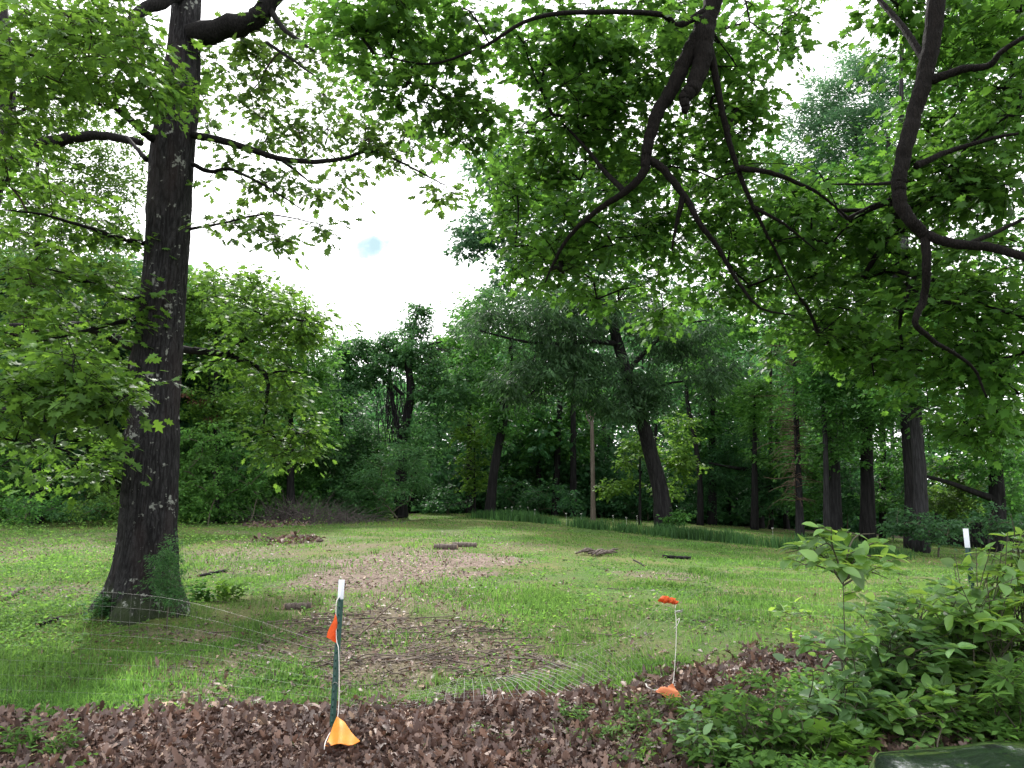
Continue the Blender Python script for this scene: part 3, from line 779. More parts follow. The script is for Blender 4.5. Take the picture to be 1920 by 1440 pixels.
# ================================================================== overhanging tree at the right edge
def overhang():
    base = gp(2020, 5.3)
    d = 5.4
    T = [(2040, 1250, d, .33), (2080, 900, d, .30), (2120, 500, d, .27), (2140, 0, d + .1, .25), (2130, -500, d + .3, .22), (2090, -1000, d + .6, .18), (2000, -1600, 6.4, .10)]
    L = [
        ([(2110, -900, 5.8), (1800, -760, 6.2), (1500, -520, 6.7), (1370, -280, 7.0), (1330, -100, 7.), (1324, 10, 7.), (1292, 85, 7.), (1255, 160, 7.), (1220, 235, 7.), (1212, 292, 7.)], .14, .050),
        ([(1212, 292, 7.), (1207, 325, 7.), (1170, 362, 7.1), (1120, 395, 7.3), (1070, 440, 7.5), (1040, 490, 7.7), (1022, 530, 7.8)], .048, .008),
        ([(1215, 298, 7.), (1245, 322, 7.), (1285, 372, 7.), (1310, 415, 7.), (1350, 468, 7.1), (1385, 530, 7.2), (1425, 578, 7.3), (1490, 592, 7.5)], .042, .007),
        ([(1170, 358, 7.1), (1130, 318, 7.3), (1085, 262, 7.5), (1035, 215, 7.7)], .03, .008),
        ([(1280, 370, 7.), (1268, 420, 7.1), (1260, 470, 7.2)], .03, .008),
        ([(1323, 40, 7.), (1316, 110, 6.95), (1296, 170, 6.9), (1290, 190, 6.9), (1283, 212, 6.9)], .11, .03),
        ([(1331, 90, 7.), (1350, 190, 7.1), (1372, 280, 7.2), (1402, 360, 7.3), (1430, 420, 7.4), (1460, 480, 7.6), (1500, 560, 7.8)], .037, .007),
        ([(1386, 315, 7.2), (1440, 322, 7.2), (1500, 345, 7.3), (1545, 370, 7.4), (1600, 420, 7.6)], .03, .008),
        ([(1415, 390, 7.3), (1470, 420, 7.4), (1530, 470, 7.5)], .022, .006),
        ([(1322, 20, 7.), (1270, 50, 6.9), (1235, 30, 6.7), (1130, 25, 6.5), (1000, 35, 6.4), (900, 90, 6.4), (800, 120, 6.4), (700, 100, 6.4)], .035, .006),
        ([(2130, -520, 5.7), (1980, -640, 5.6), (1850, -480, 5.5), (1785, -220, 5.5), (1757, 0, 5.5), (1740, 115, 5.5), (1715, 220, 5.5), (1695, 310, 5.5), (1690, 365, 5.5), (1706, 412, 5.5), (1735, 440, 5.5)], .085, .041),
        ([(1735, 440, 5.5), (1790, 456, 5.4), (1860, 463, 5.3), (1915, 480, 5.2), (2000, 520, 5.1)], .037, .026),
        ([(1735, 440, 5.5), (1737, 500, 5.5), (1732, 560, 5.6), (1716, 606, 5.6), (1742, 635, 5.7), (1775, 655, 5.8), (1825, 690, 5.9), (1850, 745, 6.)], .034, .008),
        ([(1746, 150, 5.5), (1800, 132, 5.4), (1850, 124, 5.3), (1880, 95, 5.2), (1935, 60, 5.1)], .035, .014),
        ([(1717, 312, 5.5), (1745, 298, 5.5), (1790, 280, 5.5), (1850, 262, 5.4), (1910, 250, 5.3)], .028, .010),
        ([(1738, 120, 5.5), (1700, 62, 5.7), (1665, 20, 5.9), (1630, -20, 6.1)], .03, .018),
        ([(1700, 340, 5.6), (1640, 345, 6.), (1560, 345, 6.4)], .018, .006),
        ([(1810, 460, 5.35), (1880, 430, 5.4), (1940, 400, 5.4)], .02, .01),
    ]
    B = [(985, 340, 9.5, 80, 90, 1.0, 22), (1080, 240, 8.3, 130, 120, 1.2, 34), (1010, 470, 9.5, 90, 70, 1, 16), (1130, 470, 8.5, 150, 100, 1.2, 34), (1200, 120, 7.8, 160, 115, 1, 36),
         (1040, 80, 7.6, 120, 75, .8, 20), (1290, 340, 8.6, 140, 140, 1.3, 36), (1390, 170, 8.2, 80, 130, 1, 20), (1430, 420, 8.6, 130, 130, 1.2, 30), (1300, 560, 9.5, 150, 50, 1, 14),
         (1570, 430, 8.5, 140, 90, 1.3, 34), (1600, 560, 9, 150, 100, 1.2, 34), (1830, 150, 7.2, 95, 150, 1.2, 34), (1820, 330, 7, 110, 100, 1, 32), (1860, 20, 7.5, 80, 60, 1, 10), (1660, 390, 7.5, 60, 70, .8, 8),
         (1800, 560, 7.3, 130, 110, 1, 32), (1860, 710, 7.5, 80, 70, .8, 13), (1730, 680, 8.2, 100, 60, .8, 14), (1480, 640, 9, 60, 50, .8, 6), (1880, 800, 8, 50, 50, .6, 8), (1650, 650, 9, 80, 50, .8, 12), (1560, 650, 9.5, 60, 40, .8, 8), (1780, 780, 8.5, 40, 40, .5, 4), (720, 75, 6.6, 120, 75, .8, 12),
         (860, 60, 6.8, 115, 75, .8, 13), (780, 190, 6.6, 100, 42, .5, 8), (890, 225, 7, 60, 45, .5, 6), (650, 30, 6.6, 60, 40, .5, 4), (1650, 35, 7, 80, 45, .6, 6), (1720, 40, 7, 60, 80, .6, 6), (1480, 60, 8, 40, 90, .6, 5), (1300, 40, 8.5, 150, 60, .8, 14)]
    sp_ = spec('near')
    def ex(root, base, sk):
        pass
    r = tree('overhanging_oak_tree', 'oak at the right edge whose crooked limbs and broad leaves hang over the view', 'tree', base, T, L, B, sp_, 'bark_r', 'bark_r', None, 24, True, extra=ex, rtip=.0045, mult=1.4)
overhang()

# ================================================================== near left tree, trunk just outside the frame
tree('spreading_oak_tree', 'oak touching the left picture edge, its dark boughs passing behind the big oak', 'tree', gp(-130, 11.5),
     [(-115, 900, 11.5, .34), (-80, 600, 11.5, .32), (-34, 340, 11.5, .30), (-8, 255, 11.5, .27), (-5, 100, 11.5, .22), (-40, -300, 11.5, .12)],
     [([(-30, 372, 11.5), (10, 322, 11.4), (60, 284, 11.3), (120, 266, 11.2), (190, 254, 11.1), (265, 268, 11)], .15, .05),
      ([(-80, 600, 11.5), (0, 618, 12), (90, 618, 12.4), (160, 615, 12.7), (215, 640, 13), (250, 655, 13), (345, 660, 13), (420, 670, 13), (470, 690, 13), (496, 704, 13), (502, 740, 13), (496, 800, 13)], .12, .02),
      ([(420, 670, 13), (455, 642, 13), (490, 614, 13), (540, 600, 13), (610, 604, 13)], .045, .012),
      ([(496, 703, 13), (530, 696, 13), (570, 700, 13)], .025, .008),
      ([(-100, 800, 11.4), (20, 762, 9), (90, 752, 7.6), (160, 752, 7.1), (240, 742, 6.9)], .06, .008)],
     [(500, 610, 13, 80, 50, 1.1, 14), (460, 560, 13.3, 80, 45, 1, 10), (560, 600, 13, 70, 50, 1, 11), (520, 720, 13, 60, 50, 1, 9), (560, 810, 13, 45, 45, .7, 8), (440, 690, 13.3, 70, 40, .9, 7), (500, 840, 13, 40, 40, .6, 4),
      (85, 705, 7, 130, 45, .7, 15), (205, 755, 7, 45, 30, .4, 5), (50, 790, 7.4, 70, 40, .7, 6), (130, 860, 9, 120, 50, .8, 9), (40, 100, 11.5, 60, 80, 1, 8)],
     spec('maple13'), 'bark', 'limb', None, 16, True)

# ================================================================== trees and shrubs round the clearing
WOOD = 'trees of the wood round the clearing'
# leaning dark oak
tree('leaning_oak_tree', 'leaning oak with broad dark olive crown and bare lower trunk beyond the lawn', 'tree', gp(1246, 31),
     [(1240, 930, 31, .33), (1225, 870, 31, .30), (1203, 785, 30.6, .27), (1172, 690, 30.2, .24), (1150, 610, 30, .19), (1138, 540, 30, .12)],
     [([(1185, 692, 30.2), (1130, 674, 29.6), (1080, 676, 29), (1030, 702, 28.6), (990, 745, 28.4)], .13, .04),
      ([(1160, 645, 30), (1110, 640, 29.6), (1050, 645, 29), (980, 640, 28.5), (900, 620, 28)], .12, .03),
      ([(1172, 700, 30.2), (1230, 640, 30), (1270, 610, 30), (1330, 600, 30)], .11, .03),
      ([(1190, 745, 30.4), (1250, 720, 30.5), (1310, 712, 30.6)], .08, .03)],
     [(1000, 590, 28.5, 105, 45, 2.5, 30), (900, 600, 28.5, 45, 45, 1.5, 8), (1130, 585, 30, 130, 55, 2.5, 38), (1255, 620, 30, 85, 60, 2.5, 24), (1205, 735, 30, 60, 50, 1.6, 22), (985, 705, 28.4, 60, 60, 1.6, 20), (1080, 700, 29, 90, 60, 2, 24),
      (1320, 690, 30.5, 60, 60, 1.8, 16), (1150, 760, 29.5, 60, 30, 1.5, 8), (1060, 650, 29, 100, 30, 2, 14)],
     spec('dark'), 'bark_d', group=WOOD, sides=16)
# ivy-clad slanting tree
tree('slanting_tree', 'slanting slim dark trunk with ivy on its upper half, left of the leaning oak', 'tree', gp(919, 37),
     [(921, 930, 37, .24), (930, 860, 37, .21), (946, 780, 37, .19), (955, 700, 37, .15), (960, 600, 37, .08)],
     [([(948, 770, 37), (920, 730, 37), (880, 700, 37)], .08, .03), ([(952, 730, 37), (990, 690, 37), (1020, 640, 37)], .08, .03)],
     [(935, 790, 37, 22, 45, .5, 10), (960, 720, 37, 60, 70, 2, 22), (900, 690, 37, 60, 60, 2, 18), (950, 620, 37, 60, 60, 2, 18), (885, 600, 38, 45, 50, 2, 12)],
     spec('mid'), 'bark_d', group=WOOD)
# vine-hung tree
def vines(root, base, sk):
    g = Geo()
    for _ in range(55):
        px = 735 + rng.normal(0, 13); top = rng.uniform(690, 760); bot = rng.uniform(790, 840)
        d = 36 + rng.normal(0, .5)
        ys = np.linspace(top, bot, 7); q = np.array([P(px + rng.normal(0, 2.5), yy, d) for yy in ys]); g.tube(q, .016, 3, False)
    for _ in range(50):
        px = 790 + rng.normal(0, 30); py = 640 + rng.normal(0, 22); q = [P(px, py, 36)]
        for _k in range(5): px += rng.normal(0, 12); py += rng.normal(4, 10); q.append(P(px, py, 36 + rng.normal(0, .3)))
        g.tube(spline(q, 3), .016, 3, False)
    link('vine', g.mesh('vine', [M['bark_g']], True, base), root)
tree('vine_draped_tree', 'dark snag draped in hanging vines with a thin leafy spire on top', 'tree', gp(752, 36),
     [(752, 900, 36, .26), (756, 820, 36, .23), (770, 740, 36, .2), (765, 680, 36, .16), (772, 630, 36, .10), (788, 570, 36, .04)],
     [([(752, 840, 36), (742, 780, 36), (730, 720, 36), (735, 660, 36)], .16, .06), ([(765, 690, 36), (800, 650, 36), (830, 640, 36)], .08, .03), ([(755, 740, 36), (700, 690, 36), (665, 660, 36)], .09, .03)],
     [(760, 660, 36, 60, 35, 1.6, 18), (700, 690, 36, 45, 45, 1.4, 16), (830, 730, 36.3, 65, 80, 1.8, 34), (660, 655, 36, 45, 22, 1.2, 10), (640, 690, 36, 30, 45, 1, 8), (786, 580, 36, 16, 18, .3, 3), (775, 615, 36, 22, 20, .5, 4), (790, 830, 36, 50, 50, 1.5, 12), (720, 640, 36, 30, 20, .8, 5)],
     spec('vine'), 'bark_d', group=WOOD, extra=vines, mult=2.7)
# pale bare pole-like trunk
def pole_extra(root, base, sk): pass
tree('bare_trunk', 'slender pale barkless trunk standing straight like a pole between the two leaning trees', 'tree', gp(1112, 38),
     [(1112, 940, 38, .115), (1111, 860, 38, .105), (1110, 800, 38, .09), (1108, 768, 38, .07)],
     [([(1110, 800, 38), (1102, 786, 38), (1098, 770, 38)], .05, .02), ([(1110, 790, 38), (1116, 776, 38), (1119, 762, 38)], .04, .02)], [], None, 'bark_p', group=WOOD)

def simple(name, label, px, d, r, trunk_top, blobs, sp_, bark='bark_d', lean=0, limbs=(), cat='tree', **kw):
    b = gp(px, d); T = []
    ty = trunk_top
    for f in (.2, .5, .8, 1.):
        T.append((px + lean * f, 960 + (ty - 960) * f, d, r * (1 - .75 * f)))
    return tree(name, label, cat, b, T, limbs, blobs, sp_, bark, group=WOOD, mult=2.2 if px < 700 else 1.8, **kw)

# left side wood
simple('leafy_tree', 'tall leafy tree left of the big oak trunk, rising above the shrubs', 70, 28, .22, 250,
       [(120, 90, 28.5, 150, 90, 2, 22), (60, 240, 28, 120, 110, 2, 30), (200, 260, 28.5, 80, 80, 2, 14), (60, 430, 28, 110, 120, 2, 38), (170, 380, 28.5, 90, 90, 2, 26), (100, 620, 27.5, 120, 90, 2, 34), (200, 520, 28, 70, 90, 1.6, 22), (60, 780, 27.5, 90, 70, 1.6, 18), (190, 720, 27.5, 70, 80, 1.5, 18), (230, 330, 29, 60, 60, 1.5, 10)], spec('fine', size=.14, mat='oak'))
simple('leafy_tree', 'yellow-green tree with a thin dark stem seen just right of the big oak trunk', 405, 30, .13, 540,
       [(420, 570, 30, 90, 70, 2, 32), (370, 620, 30, 60, 100, 1.6, 24), (480, 640, 30, 80, 90, 2, 30), (410, 760, 29.6, 60, 70, 1.4, 16), (540, 580, 30.5, 60, 40, 1.4, 12), (380, 540, 30, 50, 40, 1.2, 8)], spec('fine', size=.15, mat='maple_left'))
simple('leafy_tree', 'rounded mid-green tree right of the thin dark stem, behind the drooping bough tip', 545, 32, .18, 640,
       [(560, 700, 32, 70, 80, 2, 34), (590, 650, 32.5, 50, 60, 1.6, 16), (500, 760, 32, 70, 70, 1.8, 24), (600, 790, 32, 50, 70, 1.5, 18)], spec('fine', mat='pale', size=.15))
simple('leafy_tree', 'low dull-green tree between the drooping bough and the vine-draped snag', 640, 36, .18, 720,
       [(640, 760, 36, 60, 60, 2, 26), (600, 830, 36, 60, 60, 2, 22), (670, 830, 36, 50, 50, 1.6, 18), (625, 700, 37, 45, 45, 1.4, 12)], spec('cedar', size=.2, r=.6))
# centre
simple('leafy_tree', 'pale green tree with a light open top directly right of the leafy spire', 880, 44, .22, 600,
       [(880, 620, 44, 45, 60, 2.2, 22), (850, 690, 44, 50, 60, 2.2, 22), (920, 560, 45, 30, 30, 1.5, 7), (900, 740, 44, 60, 60, 2.4, 24), (840, 660, 44, 25, 40, 1.4, 8)], spec('mid', mat='pale', size=.22, r=.85))
simple('leafy_tree', 'dense fresh-green tree filling the space between the slanting and leaning trunks', 1010, 46, .2, 720,
       [(1020, 800, 46, 70, 70, 2.5, 34), (980, 860, 46, 60, 60, 2.2, 24), (1070, 820, 46, 60, 60, 2.2, 22), (1060, 750, 46, 70, 50, 2.2, 18)], spec('mid', size=.22, r=.85))
simple('young_tree', 'bright yellow-green sapling at the wood edge left of the slanting trunk', 890, 40, .07, 800,
       [(890, 880, 40, 28, 70, 1, 14), (900, 820, 40, 25, 30, .9, 6), (860, 800, 40.5, 30, 35, 1, 7)], spec('mid', mat='yellow', size=.2, r=.6, n=48))
simple('young_tree', 'bright yellow-green sapling behind the foot of the leaning oak', 1200, 36, .07, 800,
       [(1200, 850, 36, 50, 30, 1, 12), (1275, 860, 36, 45, 45, 1, 11), (1150, 910, 36, 35, 20, .8, 6), (1250, 915, 36, 30, 14, .6, 4), (1280, 800, 36.5, 30, 30, .8, 5)], spec('mid', mat='yellow', size=.19, r=.6, n=54))
simple('leafy_tree', 'mid-green tree with hanging foliage right of the leaning oak crown', 1335, 42, .24, 560,
       [(1335, 640, 42, 60, 70, 2.3, 26), (1350, 750, 42, 60, 70, 2.3, 28), (1300, 800, 42, 50, 60, 2, 18), (1380, 850, 42, 50, 50, 2, 14)], spec('mid', size=.22, r=.8))
simple('leafy_tree', 'bright green maple with a rounded crown beside the brown dead cedar', 1415, 38, .18, 730,
       [(1410, 740, 38, 48, 42, 1.8, 20), (1450, 790, 38, 55, 50, 1.8, 20), (1470, 850, 38, 50, 50, 1.8, 14)], spec('mid', mat='pale', size=.2, r=.75))
simple('tall_pine_tree', 'tall blue-green feathery tree rising against the sky at upper right', 1655, 36, .16, 150,
       [(1590, 170, 33, 80, 70, 2, 26), (1530, 250, 33, 60, 80, 2, 28), (1620, 270, 33, 85, 90, 2.2, 40), (1680, 180, 33, 60, 70, 1.8, 18), (1480, 330, 33, 50, 60, 1.8, 14), (1560, 380, 33, 100, 80, 2.4, 32), (1650, 420, 33, 80, 80, 2.2, 22), (1640, 130, 33.5, 40, 40, 1.4, 8)], spec('pine'))
simple('tall_tree', 'tall grey-green tree with ragged side against open sky behind the overhanging leaves', 1075, 44, .2, 330,
       [(890, 440, 41, 42, 45, 2, 18), (940, 400, 41, 60, 70, 2.2, 18), (930, 300, 42, 50, 40, 2, 14), (1000, 420, 42, 90, 120, 2.5, 40), (1100, 350, 42, 100, 100, 2.5, 34), (1010, 300, 42, 70, 60, 2, 16), (1180, 330, 42, 90, 100, 2.4, 24), (1200, 470, 42, 90, 80, 2.4, 22), (1090, 500, 42, 80, 60, 2.4, 18), (960, 520, 42, 60, 50, 2, 10)], spec('mid', mat='teal', size=.24, r=.85))
simple('tall_tree', 'tall green tree above the dead cedar, seen between the overhanging limbs', 1445, 40, .12, 300,
       [(1400, 480, 36, 80, 90, 2.4, 22), (1470, 560, 36, 90, 90, 2.4, 34), (1380, 620, 36, 60, 60, 2, 14), (1530, 640, 36, 80, 80, 2.2, 28), (1480, 380, 36, 90, 80, 2, 20), (1400, 300, 36, 80, 80, 2.2, 16), (1320, 420, 36, 80, 90, 2.2, 20), (1300, 540, 36, 70, 60, 2, 14)], spec('mid', size=.2))
# brown dead cedar
def deadbranch(root, base, sk):
    g = Geo()
    for _ in range(260):
        py = rng.uniform(640, 940); wv = 12 + 46 * math.exp(-((py - 730) / 90) ** 2) + 16 * (py > 820)
        cx = 1492; px = cx + rng.normal(0, .25) * wv; q = [P(cx, py, 33.2)]
        dx = rng.normal(0, wv * .8); q.append(P(cx + dx * .6, py + rng.uniform(-6, 6), 33.2 + rng.normal(0, .5))); q.append(P(cx + dx, py + rng.uniform(0, 16), 33.2 + rng.normal(0, .7)))
        g.tube(spline(q, 2), np.linspace(.022, .006, 5) if len(q) == 3 else .01, 3, False)
    link('branch_sprays', g.mesh('branch_sprays', [plain('dead_cedar_twig', (.12, .085, .065), .95, .1, var=.4)], True, base), root)
tree('dead_cedar_tree', 'brown dead cedar full of fine bare twigs among the green trees at right', 'tree', gp(1500, 33),
     [(1498, 930, 33.2, .15), (1494, 820, 33.2, .12), (1490, 700, 33.2, .08), (1486, 640, 33.2, .03)], [], [], None, 'bark_g', group=WOOD, extra=deadbranch)
# right-hand trunks
def trunk_tree(name, label, px, d, r, pts, blobs, bark='bark_d', sp_=None, limbs=()):
    dd = d
    return tree(name, label, 'tree', gp(px, d), [(a, b, dd, r * k) for a, b, k in pts], limbs, blobs, sp_ or spec('mid', size=.18), bark, group=WOOD, sides=14)
trunk_tree('tall_tree', 'straight thick dark trunk left of the paired trunks at the right wood edge', 1627, 32, .26, [(1626, 900, 1), (1624, 800, .92), (1622, 700, .85), (1615, 560, .7), (1610, 420, .5), (1605, 250, .2)],
           [(1640, 780, 30.5, 45, 40, 1.3, 9), (1600, 350, 31, 110, 110, 2.4, 30), (1560, 500, 31, 100, 90, 2.4, 30), (1660, 520, 31, 90, 80, 2, 22), (1600, 700, 31, 90, 50, 2, 24), (1520, 700, 31, 60, 60, 1.8, 16), (1660, 720, 31, 50, 60, 1.6, 10), (1580, 840, 31.5, 60, 40, 1.6, 10), (1560, 760, 31, 60, 50, 1.8, 18), (1640, 640, 31, 80, 50, 2, 20), (1680, 800, 31.5, 30, 60, 1.4, 7)])
trunk_tree('tall_tree', 'grey front trunk of the tall pair at the right wood edge', 1727, 27, .22, [(1725, 900, 1), (1718, 800, .95), (1710, 700, .9), (1702, 620, .85), (1695, 450, .7), (1690, 200, .4), (1690, 0, .15)],
           [(1720, 640, 27, 70, 50, 1.6, 18), (1690, 740, 26.5, 45, 40, 1.3, 9), (1760, 720, 27, 50, 40, 1.4, 9), (1780, 790, 27, 45, 50, 1.5, 9), (1720, 300, 28, 90, 130, 2.5, 34), (1780, 110, 28, 100, 90, 2, 34), (1880, 60, 28, 80, 80, 2, 26), (1850, 450, 27, 90, 140, 2, 34), (1850, 220, 27, 100, 120, 2.2, 34), (1780, 560, 27, 80, 60, 2, 16), (1900, 620, 27, 60, 60, 1.6, 10), (1790, 640, 27, 50, 50, 1.5, 8)], 'bark_g')
trunk_tree('tall_tree', 'darker rear trunk of the tall pair, leaning behind the grey one', 1710, 29, .23, [(1708, 900, 1), (1700, 800, .95), (1690, 700, .9), (1682, 620, .85), (1672, 450, .7), (1665, 250, .3)],
           [(1650, 470, 29, 90, 100, 2, 20), (1680, 600, 29, 60, 40, 1.5, 8)])
trunk_tree('forked_tree', 'forked black trunk against the bright gap at the far right', 1872, 30, .26, [(1868, 900, 1), (1862, 850, .95), (1850, 790, .7), (1842, 740, .6), (1838, 600, .4)],
           [(1850, 830, 29.5, 50, 40, 1.5, 9), (1880, 650, 30, 70, 80, 2, 14), (1840, 760, 30, 60, 40, 1.6, 7), (1900, 880, 30, 50, 50, 1.6, 9), (1800, 870, 30.5, 50, 40, 1.5, 9)], limbs=[([(1864, 850, 30), (1868, 790, 30), (1866, 740, 30), (1872, 640, 30)], .19, .09), ([(1862, 935, 30), (1820, 920, 29.7), (1780, 905, 29.5), (1735, 893, 29.2)], .14, .06)])
trunk_tree('bare_trunk', 'thin pale grey-brown stem standing at the edge of the right wood', 1550, 31, .11, [(1549, 900, 1), (1547, 820, .9), (1543, 760, .7), (1540, 700, .4)], [(1545, 720, 31, 40, 40, 1.4, 6)], 'bark_g', spec('cedar'))
trunk_tree('tall_tree', 'rough brown trunk close behind the thin pale stem', 1565, 33, .26, [(1564, 900, 1), (1560, 820, .95), (1556, 700, .8), (1550, 560, .5)], [(1560, 830, 33, 50, 60, 1.6, 12), (1540, 640, 33, 70, 70, 2, 16)], 'bark_g')
trunk_tree('tall_tree', 'slim dark trunk just right of the leaning oak foot', 1313, 40, .14, [(1312, 900, 1), (1302, 820, .9), (1290, 760, .8), (1285, 700, .5)], [(1290, 690, 40, 50, 50, 2, 10)])
trunk_tree('dark_conifer_tree', 'shadowy dark conifer with low sweeping boughs behind the right lawn edge', 1420, 41, .28, [(1418, 900, 1), (1415, 820, .8), (1412, 760, .5)], [(1400, 880, 41, 90, 40, 2.4, 26), (1330, 890, 41, 50, 40, 2, 12), (1450, 900, 40, 50, 35, 2, 10), (1380, 830, 41, 60, 40, 2, 14)], sp_=spec('cedar', size=.24, r=.8, mat='deep'),
           limbs=[([(1418, 880, 41), (1380, 878, 40), (1330, 868, 39.5)], .13, .05), ([(1420, 905, 41), (1470, 925, 39.5), (1340, 918, 39)][:2], .12, .05)])

# shrubs
def shrub(label, px, d, blobs, sp_, name='shrub', stems=5, mat='stem'):
    b = gp(px, d); root = empty(name, b, label, 'shrub', 'shrubs along the wood edge')
    sk = Skel(); sk.line([b - [0, 0, .05], b + [0, 0, .12]], [.03, .03])
    c = blob_points(blobs); c[:, 2] = np.maximum(c[:, 2], gz(c[:, 0], c[:, 1]) + .12)
    nf = len(sk.chains); grow(sk, c, 0, rtip=.007)
    g = Geo()
    for ids, fx in sk.chains: g.tube(np.array([sk.p[i] for i in ids]), np.array([min(sk.r[i], .05) for i in [ids[1]] + ids[1:]]), 4, False)
    link('stem', g.mesh('stem', [M[mat]], True, b), root)
    a, dd, n, s = foliage(c, sp_)
    link('foliage', leaf_mesh('foliage', sp_['kind'], a, dd, n, s, M[sp_['mat']], b), root)
    return root
bs = spec('bush', size=.13)
shrub('big feathery dark green bush below the vine-draped snag', 745, 33, [(740, 880, 33, 75, 60, 1.8, 42), (700, 920, 33, 60, 40, 1.5, 18), (790, 910, 33, 40, 45, 1.2, 12)], spec('cedar', mat='vine', size=.2, r=.55))
shrub('pale leafy shrub just right of the big oak trunk at lawn edge', 390, 28, [(390, 840, 28, 60, 50, 1.1, 24), (380, 910, 27.6, 50, 45, 1, 20)], spec('bush', mat='pale', size=.13))
shrub('rounded green shrub with layered leaves left of the purplish brambles', 470, 29, [(470, 870, 29, 55, 55, 1.1, 24), (450, 920, 28.6, 50, 35, 1, 14)], bs)
shrub('low green shrub behind the purplish brambles', 590, 33, [(590, 890, 42, 60, 40, 1.3, 20), (640, 910, 42, 45, 35, 1.2, 14)], spec('bush', mat='cedar', size=.15))
shrub('dark low shrub filling the left picture edge below the leafy tree', 40, 27, [(30, 955, 25.5, 90, 28, 1.6, 26), (40, 900, 27, 70, 55, 1, 20), (0, 860, 27.4, 60, 60, 1, 14)], spec('bush', mat='mid', size=.11, r=.38))
shrub('spreading green shrub midway between left picture edge and the big oak', 130, 28, [(130, 955, 26.5, 80, 26, 1.6, 26), (130, 910, 28, 65, 50, 1, 22), (110, 840, 28.5, 60, 40, 1, 12)], spec('bush', mat='vine', size=.11, r=.38))
shrub('leafy shrub touching the left side of the big oak trunk', 200, 28, [(210, 955, 26.5, 60, 26, 1.4, 22), (205, 890, 28, 40, 60, 1, 18), (190, 940, 27.6, 40, 30, .9, 10)], spec('bush', mat='oak', size=.11, r=.38))
shrub('small round bush at the foot of the leaning oak', 1270, 30, [(1268, 968, 30, 24, 14, .6, 8)], spec('bush', size=.14, r=.35))
shrub('dark leafy thicket at the lawn edge below the paired trunks', 1760, 25, [(1760, 985, 25, 60, 26, 1.2, 18), (1690, 975, 26, 40, 26, 1, 10), (1850, 975, 25, 60, 30, 1.2, 14)], spec('bush', mat='cedar', size=.14, r=.45))
shrub('bright ragged bush seen through the gap behind the dark fence', 1785, 38, [(1780, 935, 38, 40, 25, 1.5, 12)], spec('bush', mat='yellow', size=.2, r=.6))
shrub('green understory bush left of the pale bare trunk', 1060, 41, [(1050, 930, 41, 50, 30, 1.6, 14), (1000, 930, 41, 40, 28, 1.4, 10)], spec('bush', mat='deep', size=.2, r=.6))
shrub('low bush at the wood edge right of the slanting trunk foot', 960, 41, [(955, 925, 41, 30, 34, 1.2, 10)], spec('bush', mat='deep', size=.2, r=.6))

LB = [('bright leafy bush at the left picture edge behind the dark low shrub', 20, 30, 'pale', 830), ('dense green bush left of the big oak, second row from the lawn', 95, 31, 'mid', 820),
      ('tall leafy bush in the gap left of the big oak trunk', 165, 32, 'oak', 790), ('leafy bush just left of the big oak trunk, rear row', 225, 33, 'pale', 810),
      ('tall pale bush right of the big oak trunk, behind the front shrub', 365, 31, 'pale', 800), ('dense green bush under the thin dark stem', 430, 32, 'mid', 810),
      ('broad leafy bush behind the left end of the brambles', 510, 33, 'pale', 820), ('dull green bush behind the middle of the brambles', 575, 34, 'mid', 830),
      ('grey-green bush behind the right end of the brambles', 635, 35, 'vine', 800), ('leafy bush left of the feathery dark green bush', 685, 37, 'mid', 800)]
for lab, px, d_, mt, top in LB:
    cy = (top + 960) / 2; hh_ = (960 - top) / 2
    shrub(lab, px, d_, [(px, cy, d_, 52, hh_, 1.6, 44), (px - 18, 930, d_ - .5, 45, 34, 1.3, 26), (px, 962, d_ - 1.2, 62, 20, 1.2, 24), (px + 20, cy - hh_ * .5, d_ + .3, 36, hh_ * .6, 1.3, 16)], spec('bush', mat=mt, size=.12 + .0016 * d_, r=.40 + .006 * d_))
RB = [('dark leafy bush right of the leaning oak foot, behind the slim trunk', 1335, 43, 'deep', 845), ('dark bush left of the brown dead cedar at ground level', 1440, 40, 'deep', 850), ('leafy bush between the dead cedar and the rough brown trunk', 1530, 37, 'mid', 815),
      ('green bush left of the straight thick dark trunk', 1590, 37, 'deep', 840), ('leafy bush between the straight thick trunk and the tall pair', 1675, 35, 'mid', 810), ('loose bush right of the tall pair against the bright gap', 1790, 34, 'oak', 850),
      ('tall loose bush around the foot of the forked black trunk', 1895, 33, 'mid', 800), ('shadowy bush behind the leaning oak foot', 1215, 44, 'deep', 860), ('shadowy bush behind the pale bare trunk', 1125, 46, 'deep', 850)]
for lab, px, d_, mt, top in RB:
    cy = (top + 965) / 2; hh_ = (965 - top) / 2
    shrub(lab, px, d_, [(px, cy, d_, 44, hh_, 1.5, 30), (px - 14, 945, d_ - .5, 42, 24, 1.3, 14), (px + 16, cy - hh_ * .5, d_ + .3, 30, hh_ * .6, 1.3, 9)], spec('bush', mat=mt, size=.19, r=.62))
# purplish bramble thicket
g = Geo(); b = gp(560, 31)
for _ in range(620):
    px = rng.normal(560, 75); d = 31 + rng.normal(0, .9); a = gp(px, d); hgt = rng.uniform(.4, 1.4) * math.exp(-((px - 560) / 130) ** 2)
    e = a + np.array([rng.normal(0, .55), rng.normal(0, .5), hgt * rng.uniform(.5, 1)]); m_ = (a + e) / 2 + np.array([0, 0, .1]); g.tube(spline([a, m_, e], 2), np.array([.012, .011, .009, .007, .005]), 3, False)
o = link('bramble_bush', g.mesh('bramble_bush', [M['greytwig']], True, b), None, b, label='purplish grey bare bramble thicket at the far left lawn edge', category='brambles')

